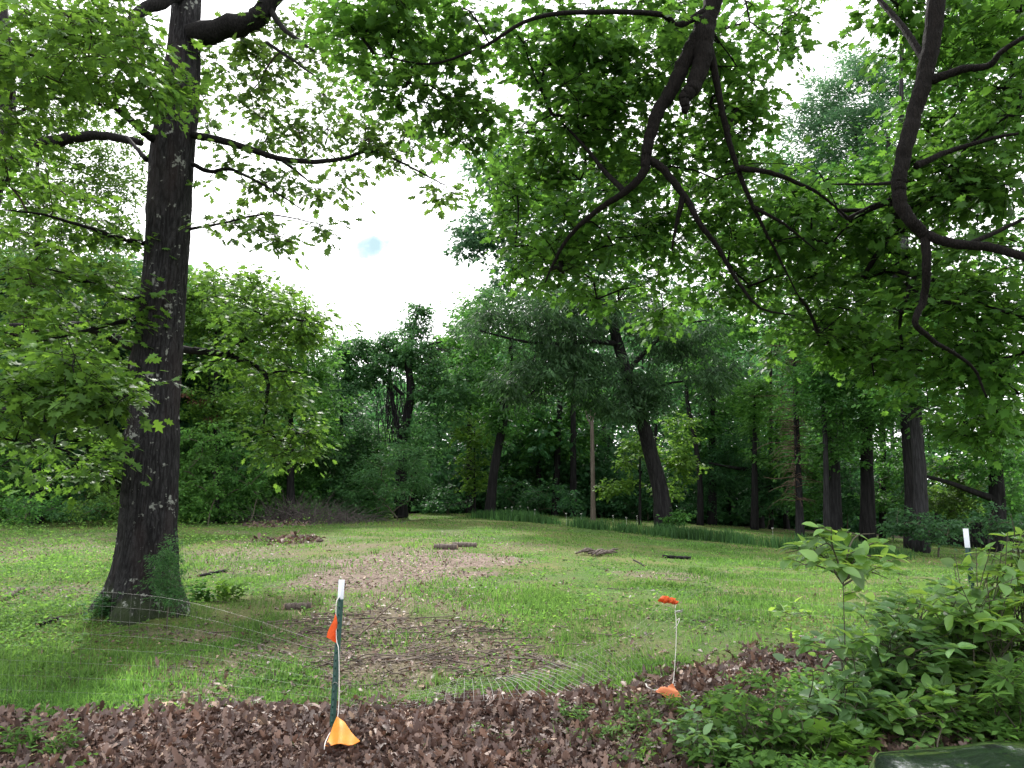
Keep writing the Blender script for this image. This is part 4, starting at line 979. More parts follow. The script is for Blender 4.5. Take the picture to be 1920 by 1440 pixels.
# deep wood behind: one mass
def deep_wood():
    tr = Geo(); cs = []
    cand = []
    for _ in range(4200):
        d = rng.uniform(44, 86); px = rng.uniform(-160, 2080)
        p = np.array([(px - 960) / F * d, d])
        if 1610 < px < 1980 and rng.random() < .97: continue
        if any((p[0] - q[0]) ** 2 + (p[1] - q[1]) ** 2 < 14 for q in cand): continue
        cand.append(p)
    # flanks near the left and right sides of the clearing
    for _ in range(190):
        d = rng.uniform(31, 44); px = rng.uniform(-200, 420); cand.append(np.array([(px - 960) / F * d, d]))
    for x_, y_ in cand:
        px = 960 + x_ / y_ * F
        top = np.interp(px, [-100, 300, 420, 620, 760, 860, 1000, 1300, 1600, 2000], [460, 520, 600, 690, 690, 650, 560, 500, 560, 640]) + rng.normal(0, 22)
        h = (950 - top) / F * y_ + CAMH - 1.2
        h = max(4, h * rng.uniform(.7, 1.03)); z0 = float(gz(x_, y_))
        if rng.random() < .75: tr.tube(np.array([[x_, y_, z0], [x_ + rng.normal(0, .2), y_, z0 + h * .5], [x_ + rng.normal(0, .4), y_, z0 + h * .9]]), np.array([.2, .15, .04]) * rng.uniform(.5, 1.3), 5, False)
        n = int(16 + h * 1.2)
        lo = rng.choice([.04, .2, .35])
        zz = z0 + h * (lo + (1 - lo) * rng.random(n) ** .85)
        rr = (1.2 + .12 * h) * np.sqrt(np.clip(1.15 - (zz - z0) / h, .05, 1))
        a = rng.random(n) * 6.283; q = np.sqrt(rng.random(n)) * rr
        cs.append(np.stack([x_ + np.cos(a) * q, y_ + np.sin(a) * q, zz], 1))
    # undergrowth and the far side of the wood
    m = 5200; px = rng.uniform(-250, 2150, m); d = rng.uniform(45, 60, m); x_ = (px - 960) / F * d
    kx = ~((px > 1690) & (rng.random(m) < .75))
    hz = rng.random(m) ** 1.4 * 4.2; cs.append(np.stack([x_, d, gz(x_, d, False) + .2 + hz], 1)[kx])
    m = 2600; px = rng.uniform(-250, 700, m); d = rng.uniform(33, 46, m) + np.clip(px, 0, 700) / 700 * 6; x_ = (px - 960) / F * d; hz = rng.random(m) ** 1.3 * 4.5
    cs.append(np.stack([x_, d, gz(x_, d, False) + .2 + hz], 1))
    m = 9000; px = rng.uniform(-250, 2150, m); d = rng.uniform(78, 92, m); x_ = (px - 960) / F * d
    top = np.interp(px, [-100, 300, 420, 620, 760, 860, 1000, 1300, 1600, 1720, 2000], [460, 540, 640, 720, 730, 690, 600, 560, 620, 900, 900]); hz = rng.random(m) * ((950 - top) / F * d + .5)
    kx = ~((px > 1640) & (px < 1940) & (rng.random(m) < .8))
    cs.append(np.stack([x_, d, gz(x_, d, False) + .2 + hz], 1)[kx])
    c = np.vstack(cs)
    s_ = dict(kind='dia', size=.44, tw=4, n=32, r=1.15, nt=.6, dr=(-.1, .9))
    a, dd, n, s = foliage(c, s_)
    V, t = leaf_arrays('dia', a, dd, n, s)
    nb = tr.n; TV = np.vstack(tr.v); TQ = np.vstack(tr.q)
    me = mesh_from('deep_wood', np.vstack([V, TV]), t, TQ + len(V), [M['deep'], M['bark_d']])
    mi = np.zeros(len(t) + len(TQ), np.int32); mi[len(t):] = 1; me.polygons.foreach_set('material_index', mi)
    link('deep_wood', me, kind='stuff', label='shadowy mass of the deep wood behind the edge trees', category='wood')
deep_wood()
shrub('low bush under the wood edge between the vine-draped snag and the slanting trunk', 840, 40, [(840, 935, 40, 45, 25, 1.4, 12)], spec('bush', mat='deep', size=.2, r=.6))

# ================================================================== small plants
def leafy_stems(name, label, cat, b, stems, kind, size, mat, stemmat='greenstem', group=None, gap=.07, r0=.006, start=.25, droop=.25, sub=None, horiz=.35):
    """upright stems with paired leaves; stems: world polylines"""
    root = empty(name, b, label, cat, group); g = Geo(); P_, D_, N_, S_ = [], [], [], []
    def leafline(q, st):
        L = np.linalg.norm(np.diff(q, axis=0), axis=1).sum(); n = max(2, int(L / gap))
        for k in range(n):
            f = st + (1 - st) * (k + .5) / n; i = min(int(f * (len(q) - 1)), len(q) - 2); u = f * (len(q) - 1) - i
            p = q[i] * (1 - u) + q[i + 1] * u; t = nrmz(q[i + 1] - q[i]); az0 = rng.random() * 6.283
            for s_ in (0, math.pi):
                a = az0 + s_ + rng.normal(0, .3)
                v = np.array([math.cos(a), math.sin(a), 0]); v = v - t * v.dot(t) * .6 + t * .25; v[2] += rng.normal(horiz - droop, .25)
                v = nrmz(v); P_.append(p + v * size * .12); D_.append(v); N_.append(np.array([0, 0, 1.]) + rng.normal(0, .35, 3)); S_.append(size * rng.uniform(.6, 1.2) * (1 - .25 * max(f - .7, 0)))
        for _ in range(3):
            a = rng.random() * 6.283; v = nrmz(np.array([math.cos(a), math.sin(a), .4])); P_.append(q[-1]); D_.append(v); N_.append(np.array([0, 0, 1.]) + rng.normal(0, .3, 3)); S_.append(size * rng.uniform(.5, .9))
    for st in stems:
        q = spline(st, 4); g.tube(q, np.linspace(r0, r0 * .35, len(q)), 5, False)
        if sub:
            ns, sl_ = sub
            for k in range(ns):
                f = rng.uniform(max(start, .3), .97); i = min(int(f * (len(q) - 1)), len(q) - 2); a = rng.random() * 6.283
                L = sl_ * rng.uniform(.5, 1.2); e = q[i] + np.array([math.cos(a) * L, math.sin(a) * L, L * rng.uniform(.05, .5)])
                qq = spline([q[i], (q[i] + e) / 2 + np.array([0, 0, .05 * L]), e], 3); g.tube(qq, np.linspace(r0 * .5, r0 * .2, len(qq)), 4, False); leafline(qq, .2)
        else: leafline(q, start)
    link('stem', g.mesh('stem', [M[stemmat]], True, b), root)
    link('foliage', leaf_mesh('foliage', kind, np.array(P_), np.array(D_), np.array(N_), np.array(S_), M[mat], b, curl=rng.uniform(.1, .7, len(P_))), root)
    return root
def gpt(x, y): return np.array([x, y, float(gz(x, y))])

# saplings and broad-leaved bushes in the right foreground
def stem_px(pts): return [P(*q) for q in pts]
FG = 'broad-leaved saplings and bushes at the right front'
b = G(1592, 1395); d = b[1]
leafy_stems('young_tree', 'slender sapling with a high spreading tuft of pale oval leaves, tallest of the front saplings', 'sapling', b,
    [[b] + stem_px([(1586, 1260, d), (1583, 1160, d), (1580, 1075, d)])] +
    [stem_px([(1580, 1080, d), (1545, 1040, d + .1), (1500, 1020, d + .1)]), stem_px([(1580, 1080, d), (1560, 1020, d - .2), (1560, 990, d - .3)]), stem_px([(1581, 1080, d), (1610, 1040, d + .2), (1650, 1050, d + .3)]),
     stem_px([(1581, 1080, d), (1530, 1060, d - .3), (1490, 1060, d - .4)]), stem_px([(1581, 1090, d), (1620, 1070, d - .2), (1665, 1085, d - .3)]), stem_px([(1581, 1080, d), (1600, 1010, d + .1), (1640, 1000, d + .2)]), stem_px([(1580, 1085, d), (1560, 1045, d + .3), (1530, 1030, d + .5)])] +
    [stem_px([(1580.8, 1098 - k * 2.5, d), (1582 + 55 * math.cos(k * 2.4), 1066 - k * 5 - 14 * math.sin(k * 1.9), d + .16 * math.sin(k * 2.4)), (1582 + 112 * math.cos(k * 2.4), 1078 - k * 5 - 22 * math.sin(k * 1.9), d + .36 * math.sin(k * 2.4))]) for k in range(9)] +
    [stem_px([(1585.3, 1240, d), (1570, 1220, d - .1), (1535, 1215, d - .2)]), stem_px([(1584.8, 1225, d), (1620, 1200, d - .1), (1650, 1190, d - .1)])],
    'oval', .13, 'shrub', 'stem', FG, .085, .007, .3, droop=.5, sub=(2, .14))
b = G(1483, 1235); d = b[1]
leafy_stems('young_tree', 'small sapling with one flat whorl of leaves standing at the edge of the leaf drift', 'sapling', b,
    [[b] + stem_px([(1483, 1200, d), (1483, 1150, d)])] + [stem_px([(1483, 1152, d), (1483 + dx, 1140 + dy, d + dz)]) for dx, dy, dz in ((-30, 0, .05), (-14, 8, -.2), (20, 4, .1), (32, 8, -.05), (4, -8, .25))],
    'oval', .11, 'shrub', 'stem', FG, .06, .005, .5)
def bush(label, px, py, spread, tips, kind='oval', size=.10, mat='shrub', sub=(5, .22), r0=.007, gap=.085):
    b = G(px, py); d = b[1]; st = []
    tips = list(tips) + [(t[0] + rng.normal(0, 22), t[1] + rng.normal(4, 22), t[2] + rng.normal(0, .18)) for t in tips for _ in range(2)]
    for tx, ty, dd in tips:
        e = P(tx, ty - 22, d + dd); m_ = b * .45 + e * .55 + np.array([rng.normal(0, .06), rng.normal(0, .06), .10])
        s0 = b + np.array([rng.normal(0, spread), rng.normal(0, spread), -.03]); st.append([s0, s0 * .7 + m_ * .3 + np.array([0, 0, .05]), m_, e])
    return leafy_stems('bush', label, 'bush', b, st, kind, size, mat, 'stem', FG, gap, r0, .25, sub=sub)
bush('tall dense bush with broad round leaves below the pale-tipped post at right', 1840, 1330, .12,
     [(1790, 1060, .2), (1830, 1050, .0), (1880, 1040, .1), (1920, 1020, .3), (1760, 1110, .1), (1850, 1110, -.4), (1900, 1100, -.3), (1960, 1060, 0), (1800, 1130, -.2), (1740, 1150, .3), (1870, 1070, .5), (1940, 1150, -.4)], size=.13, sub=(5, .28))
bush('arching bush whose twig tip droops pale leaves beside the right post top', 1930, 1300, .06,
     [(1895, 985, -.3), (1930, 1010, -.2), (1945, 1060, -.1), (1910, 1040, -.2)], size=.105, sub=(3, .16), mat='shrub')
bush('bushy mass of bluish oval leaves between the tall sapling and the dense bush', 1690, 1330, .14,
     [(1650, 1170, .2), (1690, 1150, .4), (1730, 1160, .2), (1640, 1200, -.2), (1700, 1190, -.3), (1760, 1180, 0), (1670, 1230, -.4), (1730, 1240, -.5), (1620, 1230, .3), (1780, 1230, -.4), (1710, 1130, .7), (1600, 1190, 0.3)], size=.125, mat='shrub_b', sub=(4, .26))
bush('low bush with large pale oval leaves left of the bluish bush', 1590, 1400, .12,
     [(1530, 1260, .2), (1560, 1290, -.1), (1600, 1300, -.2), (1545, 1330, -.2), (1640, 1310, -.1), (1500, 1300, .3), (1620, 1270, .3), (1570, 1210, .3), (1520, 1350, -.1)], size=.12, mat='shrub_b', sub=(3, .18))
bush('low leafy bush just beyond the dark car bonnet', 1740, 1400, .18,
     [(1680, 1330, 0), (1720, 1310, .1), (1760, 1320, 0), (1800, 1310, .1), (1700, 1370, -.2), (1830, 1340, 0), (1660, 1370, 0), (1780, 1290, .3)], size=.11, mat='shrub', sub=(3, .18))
bush('narrow-leaved upright bush at the right edge above the car bonnet', 1900, 1390, .10,
     [(1890, 1270, -.2), (1915, 1285, -.2), (1935, 1260, -.1), (1900, 1310, -.3), (1870, 1330, -.2)], 'lance', .11, 'weed', None, .006, .05)
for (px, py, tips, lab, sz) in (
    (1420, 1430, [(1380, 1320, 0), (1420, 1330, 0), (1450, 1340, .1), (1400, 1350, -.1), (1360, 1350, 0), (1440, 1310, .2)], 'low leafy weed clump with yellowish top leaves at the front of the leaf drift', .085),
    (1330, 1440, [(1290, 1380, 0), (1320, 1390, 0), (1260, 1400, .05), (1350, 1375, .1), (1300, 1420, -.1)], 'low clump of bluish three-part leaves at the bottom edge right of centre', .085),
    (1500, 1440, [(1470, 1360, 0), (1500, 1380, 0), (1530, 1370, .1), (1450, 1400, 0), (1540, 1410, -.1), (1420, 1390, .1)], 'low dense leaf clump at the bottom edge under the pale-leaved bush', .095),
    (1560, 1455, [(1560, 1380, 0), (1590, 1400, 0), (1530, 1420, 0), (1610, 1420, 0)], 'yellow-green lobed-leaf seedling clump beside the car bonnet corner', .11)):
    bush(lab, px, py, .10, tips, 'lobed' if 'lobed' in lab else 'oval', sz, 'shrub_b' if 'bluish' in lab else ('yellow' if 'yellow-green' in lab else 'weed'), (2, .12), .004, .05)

def herb(label, px, py, n, hgt, spread, kind='lance', size=.05, mat='weed', grp='small weeds along the leaf drift'):
    b = G(px, py); st = []
    for _ in range(n):
        a = rng.random() * 6.283; q = b + np.array([math.cos(a), math.sin(a), 0]) * rng.random() * spread; q[2] = float(gz(q[0], q[1])) - .01
        h_ = hgt * rng.uniform(.6, 1.15); st.append([q, q + np.array([rng.normal(0, .03), rng.normal(0, .03), h_ * .5]), q + np.array([rng.normal(0, .06), rng.normal(0, .06), h_])])
    return leafy_stems('weed_tuft', label, 'weed', b, st, kind, size, mat, 'greenstem', grp, .025, .002, .1)
herb('small feathery weed clump on the leaf drift below the sagging fence', 1075, 1365, 14, .16, .16)
herb('weed clump right of the feathery one on the leaf drift', 1115, 1400, 12, .14, .13)
herb('light green weed clump near the bottom edge on the leaf drift', 1010, 1425, 10, .08, .12)
herb('wide light green weed patch in front of the fallen orange pennant', 1190, 1380, 22, .16, .30)
herb('bright fine-leaved weed clump left of the dusty pennant', 1165, 1335, 12, .14, .16, 'lance', .05, 'yellow')
herb('bright weed tuft directly below the dusty pennant', 1262, 1345, 16, .16, .20, 'lance', .055, 'yellow')
herb('bright airy weed patch between the pennant and the pale-leaved bush', 1345, 1355, 20, .20, .26, 'oval', .055, 'yellow')
herb('airy weed clump at the right end of the leaf drift', 1415, 1300, 14, .18, .20, 'lance', .06, 'weed')
herb('light weed clump at the bottom edge left of the bluish leaf clump', 1215, 1432, 14, .14, .18, 'lance', .05, 'yellow')
herb('thin weed sprigs scattered among dead leaves near the bottom centre', 935, 1395, 6, .10, .22, 'lance', .045, 'weed')
herb('spindly weed growing through the leaf drift at lower left', 120, 1430, 9, .22, .10, 'lance', .06)
herb('narrow green weed tuft near the bottom left corner', 35, 1420, 10, .24, .10, 'lance', .07)
herb('bright broad-leaved weed right of the big oak foot', 425, 1128, 8, .24, .26, 'oval', .10, 'yellow', 'weeds round the big oak foot')
herb('pale leafy weed close by the right root of the big oak', 380, 1130, 10, .26, .16, 'oval', .09, 'pale', 'weeds round the big oak foot')
herb('dark leafy weed at the left root of the big oak', 200, 1160, 16, .26, .22, 'oval', .07, 'vine', 'weeds round the big oak foot')
# little cedar shrub in front of the oak foot
b = gp(312, 9.0); root = empty('cedar_bush', b, 'small feathery cedar seedling growing against the big oak foot', 'shrub')
sk = Skel(); sk.line([b, b + [0, 0, .3], b + [.02, 0, .75]], [.012, .010, .005]); c = blob_points([(310, 1080, 9.0, 36, 45, .24, 34), (318, 1035, 9.0, 16, 26, .12, 9), (335, 1110, 8.95, 24, 28, .2, 10)]); grow(sk, c, 0, rtip=.002)
g = Geo()
for ids, fx in sk.chains: g.tube(np.array([sk.p[i] for i in ids]), np.array([sk.r[i] for i in [ids[1]] + ids[1:]]), 4, False)
link('stem', g.mesh('stem', [M['stem']], True, b), root)
a, dd, n, s = foliage(c, spec('cedar', size=.045, r=.13, n=84, els=.7)); link('foliage', leaf_mesh('foliage', 'needle', a, dd, n, s, M['vine'], b), root)

# dandelion-like white flowers along the tall grass strip
fg = Geo()
for px, py in ((948, 968), (990, 966), (1003, 973), (1150, 985), (1195, 985), (1090, 982), (960, 966), (1062, 982), (1175, 990), (1450, 1012)):
    q = G(px, py + 6); top = q + np.array([0, 0, .5]); fg.tube([q, top], .0025, 3)
    for a in range(6):
        v = np.array([math.cos(a * 1.047), math.sin(a * 1.047),   .3]) * .028; fg.add([top, top + v + [0, 0, .02], top + v * 1.2 + np.array([-v[1], v[0], 0]) * .4], [[0, 1, 2]])
link('grass_flowers', fg.mesh('grass_flowers', [plain('flower_white', (.75, .78, .72), .8)], False), kind='stuff', label='tiny white flowers along the tall grass strip', category='flowers')

# ================================================================== fence, posts, pennants
mpost = plain('green_post_paint', (.012, .055, .042), .45, .4, var=.35, scale=30.)
mwhite = plain('white_post_paint', (.74, .78, .86), .5, .4, var=.08, scale=40.)
mwire = plain('galvanised_wire', (.22, .22, .21), .5, .5, .3, var=.4, scale=5.)
mcord = plain('white_cord', (.68, .66, .62), .8, .2, var=.2, scale=50.)
mor = plain('orange_pennant', (.80, .15, .035), .55, .35, var=.12, scale=9., trans=(.9, .16, .02))
mor2 = plain('faded_orange_pennant', (.80, .33, .04), .55, .35, var=.22, scale=10., trans=(.9, .3, .03))
mor3 = plain('dusty_orange_pennant', (.62, .21, .09), .7, .3, var=.12, scale=14., trans=(.6, .2, .06))
def tpost(name, label, b, top, wht):
    b = np.asarray(b, float); top = np.asarray(top, float)
    root = empty(name, b, label, 'fence post', 'metal fence posts')
    ax = nrmz(top - b); L = np.linalg.norm(top - b)
    X_ = nrmz(np.cross(np.array([0, 1., 0]), ax)); Y_ = np.cross(ax, X_)
    prof = np.array([(-.019, 0), (.019, 0), (.019, .005), (.004, .006), (.004, .027), (-.004, .027), (-.004, .006), (-.019, .005)]) * 1.08
    def ext(z0, z1, sc=1.0, g=None):
        g = g or Geo(); n = len(prof)
        V = np.vstack([b + X_ * p[0] * sc + Y_ * (-p[1]) * sc + ax * z for z in (z0, z1) for p in [None] for p in prof])
        g.add(V, [[8, 9, 10], [8, 10, 15], [11, 12, 13], [11, 13, 14]], [[i, (i + 1) % n, n + (i + 1) % n, n + i] for i in range(n)]); return g
    g = ext(-.3, L - wht)
    for k in range(int((L - wht) / .052)):
        z = .06 + k * .052; g.box(b + ax * z - Y_ * .031, (.0045, .005, .011))
    link('shaft', g.mesh('shaft', [mpost], False, b), root)
    g = ext(L - wht, L, 1.02)
    link('white_tip', g.mesh('white_tip', [mwhite], False, b), root)
    return ax
pd = 5.62
PB = G(622, 1382); PB[2] -= .0
PT = P(641, 1087, PB[1] - .02)
ax = tpost('fence_post', 'green metal fence post with pale tip standing in the leaf drift beside orange pennants', PB, PT, .135)
P2t = P(1810, 991, 6.3); P2b = gpt(P2t[0] + .02, 6.3)
tpost('fence_post', 'metal fence post with a pale tip rising behind the bushes at the right', P2b, P2t, .15)

def pennant(corners, mat, name, org, parent, folds=.02, n=9):
    a, b_, c = [np.asarray(q, float) for q in corners]; V = []; T = []; idx = {}
    nn = nrmz(np.cross(b_ - a, c - a))
    for i in range(n + 1):
        for j in range(n + 1 - i):
            u, v = i / n, j / n; idx[i, j] = len(V)
            V.append(a + (b_ - a) * u + (c - a) * v + nn * folds * (math.sin(u * 6 + v * 3) * .6 + math.sin(v * 7 - u * 2) * .5) * min(1, 3 * (u + v)))
    for i in range(n):
        for j in range(n - i):
            T.append((idx[i, j], idx[i + 1, j], idx[i, j + 1]))
            if j < n - i - 1: T.append((idx[i + 1, j], idx[i + 1, j + 1], idx[i, j + 1]))
    V = np.array(V); nV = len(V); T = np.array(T); th = .0015
    VV = np.vstack([V + nn * th, V - nn * th]) - org
    return link(name, mesh_from(name, VV, np.vstack([T, T[:, ::-1] + nV]), None, [mat], True), parent)
yq = PB[1] - .07
root = empty('pennant_string', PB, 'white cord with two orange triangular pennants hanging down the green fence post', 'pennant string')
g = Geo(); g.tube(spline([P(637, 1118, yq + .05), P(631, 1128, yq), P(630, 1150, yq), P(631, 1200, yq), P(635, 1220, yq - .02), P(636, 1290, yq - .02), P(633, 1345, yq - .05), P(622, 1368, yq - .12), P(610, 1392, yq - .35), P(606, 1415, yq - .40), P(590, 1440, yq - .46), P(584, 1460, yq - .5)], 5), .0034, 6)
link('cord', g.mesh('cord', [mcord], True, PB), root)
pennant([P(630, 1148, yq), P(614, 1195, yq - .06), P(631, 1206, yq + .02)], mor, 'pennant', PB, root, .012)
bb = G(610, 1397); cc = G(675, 1392)
pennant([P(632, 1343, yq - .07), P(610, 1395, yq - .40), P(675, 1392, yq - .34)], mor2, 'pennant', PB, root, .02)
# right string
SB = G(1250, 1306); ys = SB[1] + .1
root = empty('pennant_string', SB, 'white cord with a crumpled orange pennant on top and a dusty one below', 'pennant string')
g = Geo(); g.tube(spline([P(1272, 1127, ys + .05), P(1266, 1140, ys), P(1268, 1170, ys), P(1267, 1220, ys), P(1262, 1280, ys), P(1255, 1285, ys - .12), P(1240, 1290, ys - .28), P(1228, 1294, ys - .3), P(1214, 1288, ys - .3), P(1211, 1282, ys - .25)], 5), .0036, 6)
g.tube(spline([P(1268, 1164, ys), P(1274, 1160, ys - .02), P(1270, 1172, ys - .03), P(1264, 1178, ys)], 4), .003, 5)
g.tube(spline([P(1272, 1300, ys - .36), P(1282, 1307, ys - .38), P(1290, 1318, ys - .42)], 4), .003, 5)
link('cord', g.mesh('cord', [mcord], True, SB), root)
# crumpled pennant
V, T = [], []
g = Geo()
for (px, py, rx, ry, sd_) in ((1247, 1124, 8, 5, 1), (1258, 1126, 7.5, 4, 2), (1266, 1129, 5, 3, 5)):
    c = P(px, py, ys); n1_, n2_ = 9, 14; q = []
    for i in range(n1_ + 1):
        for j in range(n2_):
            a, b_ = math.pi * i / n1_, 2 * math.pi * j / n2_
            k = 1 + 1.1 * (float(vnoise(i * 1.3 + sd_ * 5, j * 1.1, 3)) - .5) + .28 * math.sin(4 * b_ + i * 1.3 + sd_)
            s_ = ys / F * 1.05; q.append(c + np.array([math.sin(a) * math.cos(b_) * rx * s_ * k, math.sin(a) * math.sin(b_) * rx * .8 * s_ * k, math.cos(a) * ry * s_ * k]))
    g.add(q, None, [[i * n2_ + j, i * n2_ + (j + 1) % n2_, (i + 1) * n2_ + (j + 1) % n2_, (i + 1) * n2_ + j] for i in range(n1_) for j in range(n2_)])
o = link('pennant', g.mesh('pennant', [mor], False, SB), root)
o['label'] = 'crumpled orange pennant bunched at the cord top'
pennant([P(1229, 1296, ys - .32), P(1278, 1305, ys - .46), P(1262, 1283, ys - .30)], mor3, 'pennant', SB, root, .02)
pennant([P(1229, 1297, ys - .33), P(1256, 1309, ys - .42), P(1278, 1305, ys - .40)], mor3, 'pennant', SB, root, .008)
pennant([P(1264, 1149, ys - .01), P(1280, 1140, ys - .03), P(1279, 1148, ys + .03)], plain('white_rag', (.7, .72, .72), .8), 'rag', SB, root, .01)

# welded wire fence: upright at left, slumped over the leaves in the middle, rising again to the far post
BOT = [(-340, 1300, 7.0), (-60, 1322, None), (120, 1334, None), (300, 1338, None), (480, 1342, None), (628, 1348, None), (760, 1352, None), (880, 1350, None), (1000, 1340, None), (1110, 1318, None), (1200, 1292, None), (1300, 1262, None), (1420, 1230, None), (1560, 1180, None), (1700, 1130, None)]
TOPZ = [.95, .93, .90, .84, .66, .46, .10, .08, .07, .09, .24, .72, .84, .84, .84]
LEAN = [0, 0, 0, .02, .06, .08, .26, .42, .50, .50, .34, .10, 0, 0, 0]
bp_ = []
for q in BOT:
    bp_.append(G(q[0], q[1]) if q[2] is None else gp(q[0], q[2]))
bp_[-1] = P2b.copy(); bp_[-2] = (bp_[-3] + P2b) / 2; bp_[-2][2] = gz(bp_[-2][0], bp_[-2][1])
ctrl = np.hstack([np.array(bp_), np.array(TOPZ)[:, None], np.array(LEAN)[:, None]])
cs_ = spline(ctrl, 40)
seg = np.concatenate([[0], np.cumsum(np.linalg.norm(np.diff(cs_[:, :2], axis=0), axis=1))])
ns = int(seg[-1] / .075); sv = np.linspace(0, seg[-1], ns); cu = np.stack([np.interp(sv, seg, cs_[:, k]) for k in range(5)], 1)
tn = np.gradient(cu[:, :2], axis=0); tn /= np.linalg.norm(tn, axis=1)[:, None]; nrm_ = np.stack([-tn[:, 1], tn[:, 0]], 1)
NV = 9; grid = np.zeros((NV, ns, 3))
for k in range(NV):
    f = k / (NV - 1)
    off = cu[:, 4] * f; wob_ = .035 * (fbm(sv * .6, np.full(ns, k * .2), 301, 2) - .5) * (1 + 2. * (cu[:, 4] > .2))
    grid[k, :, 0] = cu[:, 0] + nrm_[:, 0] * (off + wob_); grid[k, :, 1] = cu[:, 1] + nrm_[:, 1] * (off + wob_)
    gzz = gz(grid[k, :, 0], grid[k, :, 1])
    arch = cu[:, 3] * f + .02 * np.sin(f * math.pi) * (cu[:, 4] > .3)
    grid[k, :, 2] = gzz + .03 + .10 * sstep(.2, .4, cu[:, 4]) + arch + .05 * (fbm(sv * .7, np.full(ns, k * .25), 305, 2) - .5) * (cu[:, 4] > .2)
g = Geo()
for k in range(NV): g.tube(grid[k], (.00045 if k < NV - 1 else .0007), 4, False)
for i in range(ns): g.tube(grid[:, i], .0005 + .0009 * sstep(.25, .45, cu[i, 4]), 4, False)
g2 = Geo()
rootf = empty('wire_fence', bp_[5], 'thin welded wire fence sagging flat over the leaf drift between the two metal posts', 'fence')
link('wire_mesh', g.mesh('wire_mesh', [mwire], False, bp_[5]), rootf)
g2.tube(spline([P(624, 1282, PB[1] - .05), P(629, 1279, PB[1] - .055), P(634, 1284, PB[1] - .05), P(634, 1288, PB[1] + .03), P(624, 1286, PB[1] + .04), P(622, 1283, PB[1] - .04)], 4), .002, 5)
link('tie_wire', g2.mesh('tie_wire', [mwire], False, bp_[5]), rootf)

# dark board fence at the far right wood edge
A_, B_ = gp(1738, 34), gp(1990, 30); root = empty('board_fence', A_, 'dark weathered board fence behind the paired trunks at far right', 'fence')
dv = B_ - A_; L = np.hypot(dv[0], dv[1]); dv = dv / L; ro = math.atan2(dv[1], dv[0]); g = Geo()
nb = int(L / .155)
for k in range(nb):
    q = A_ + dv * (k + .5) * .155; z = float(gz(q[0], q[1])); g.box((q[0], q[1], z + .5 + rng.normal(0, .015)), (.07, .012, .62), ro)
link('board_panel', g.mesh('board_panel', [barkmat('dark_board', (.012, .012, .014), (.035, .034, .036), 14.)], False, A_), root)
for zz in (.25, .9):
    g = Geo(); q = (A_ + B_) / 2; g.box((q[0] + dv[1] * .045, q[1] - dv[0] * .045, float(gz(q[0], q[1])) + zz), (L / 2, .025, .045), ro); link('rail', g.mesh('rail', [M['bark_d']], False, A_), root)

# ================================================================== logs, sticks
def log(label, a, b_, r, mat='bark_r', name='log', rise=.6, sides=14):
    a, b_ = np.asarray(a, float), np.asarray(b_, float); a[2] += r * rise; b_[2] += r * rise
    root = empty(name, (a + b_) / 2, label, name.replace('_', ' ')); q = np.array([a + (b_ - a) * t for t in np.linspace(0, 1, 14)])
    q[:, 1] += .03 * np.sin(np.linspace(0, 5, 14)); rr = r * (1 + .18 * (rng.random(14) - .5)); o_ = (a + b_) / 2
    g = Geo(); g.tube(q, rr, sides, False, .16); link('bark_shell', g.mesh('bark_shell', [M[mat]], True, o_), root)
    for e, s_, rad in ((q[0] , 1, rr[0]), (q[-1], -1, rr[-1])):
        g = Geo(); ax_ = nrmz(b_ - a) * s_; g.tube([e + ax_ * .004, e + ax_ * .02], rad * .93, sides, True)
        link('cut_end', g.mesh('cut_end', [M['sawn']], False, o_), root)
log('grey weathered log lying across the old leaf patch in mid lawn', G(814, 1030), G(858, 1030), .08, 'bark_log')
log('second shorter log lying just behind the grey weathered one', G(848, 1025), G(894, 1026), .07, 'bark_log')
log('short mossy wood chunk lying at the top of the twiggy bare patch', G(532, 1143), G(586, 1141), .05, 'bark_log')
log('thin dark stick lying on the grass right of the big oak foot', G(372, 1082), G(424, 1072), .03, 'bark_d', 'fallen_stick')
log('thin dark stick lying far out on the right lawn', G(1242, 1046), G(1295, 1049), .045, 'bark_d', 'fallen_stick')
log('short twig lying in the lawn left of the far right stick', G(1188, 1051), G(1208, 1062), .02, 'bark_d', 'fallen_stick')
log('dark branch lying across the grass left of the big oak foot', G(68, 1176), G(112, 1162), .025, 'bark_d', 'fallen_stick')
log('bleached wood piece on the weedy ground at the far left', G(0, 1128), G(42, 1108), .05, 'bark_p', 'fallen_stick')
# heap of bark slabs
b = G(1108, 1041); root = empty('bark_heap', b, 'low dark heap of bark slabs on the right half of the lawn', 'bark heap')
for k in range(9):
    g = Geo(); px = 1080 + k * 7.5; q0, q1 = G(px, 1042 - 3 * math.sin(k)), G(px + rng.uniform(14, 26), 1040 - 4 * math.sin(k * 1.7)); q0[2] += .05; q1[2] += .06 + .05 * rng.random()
    g.tube(np.array([q0, (q0 + q1) / 2 + [0, 0, .03], q1]), np.array([.02, .034, .014]), 7, True, .4); link('bark_slab', g.mesh('bark_slab', [M['bark_log']], True, b), root)
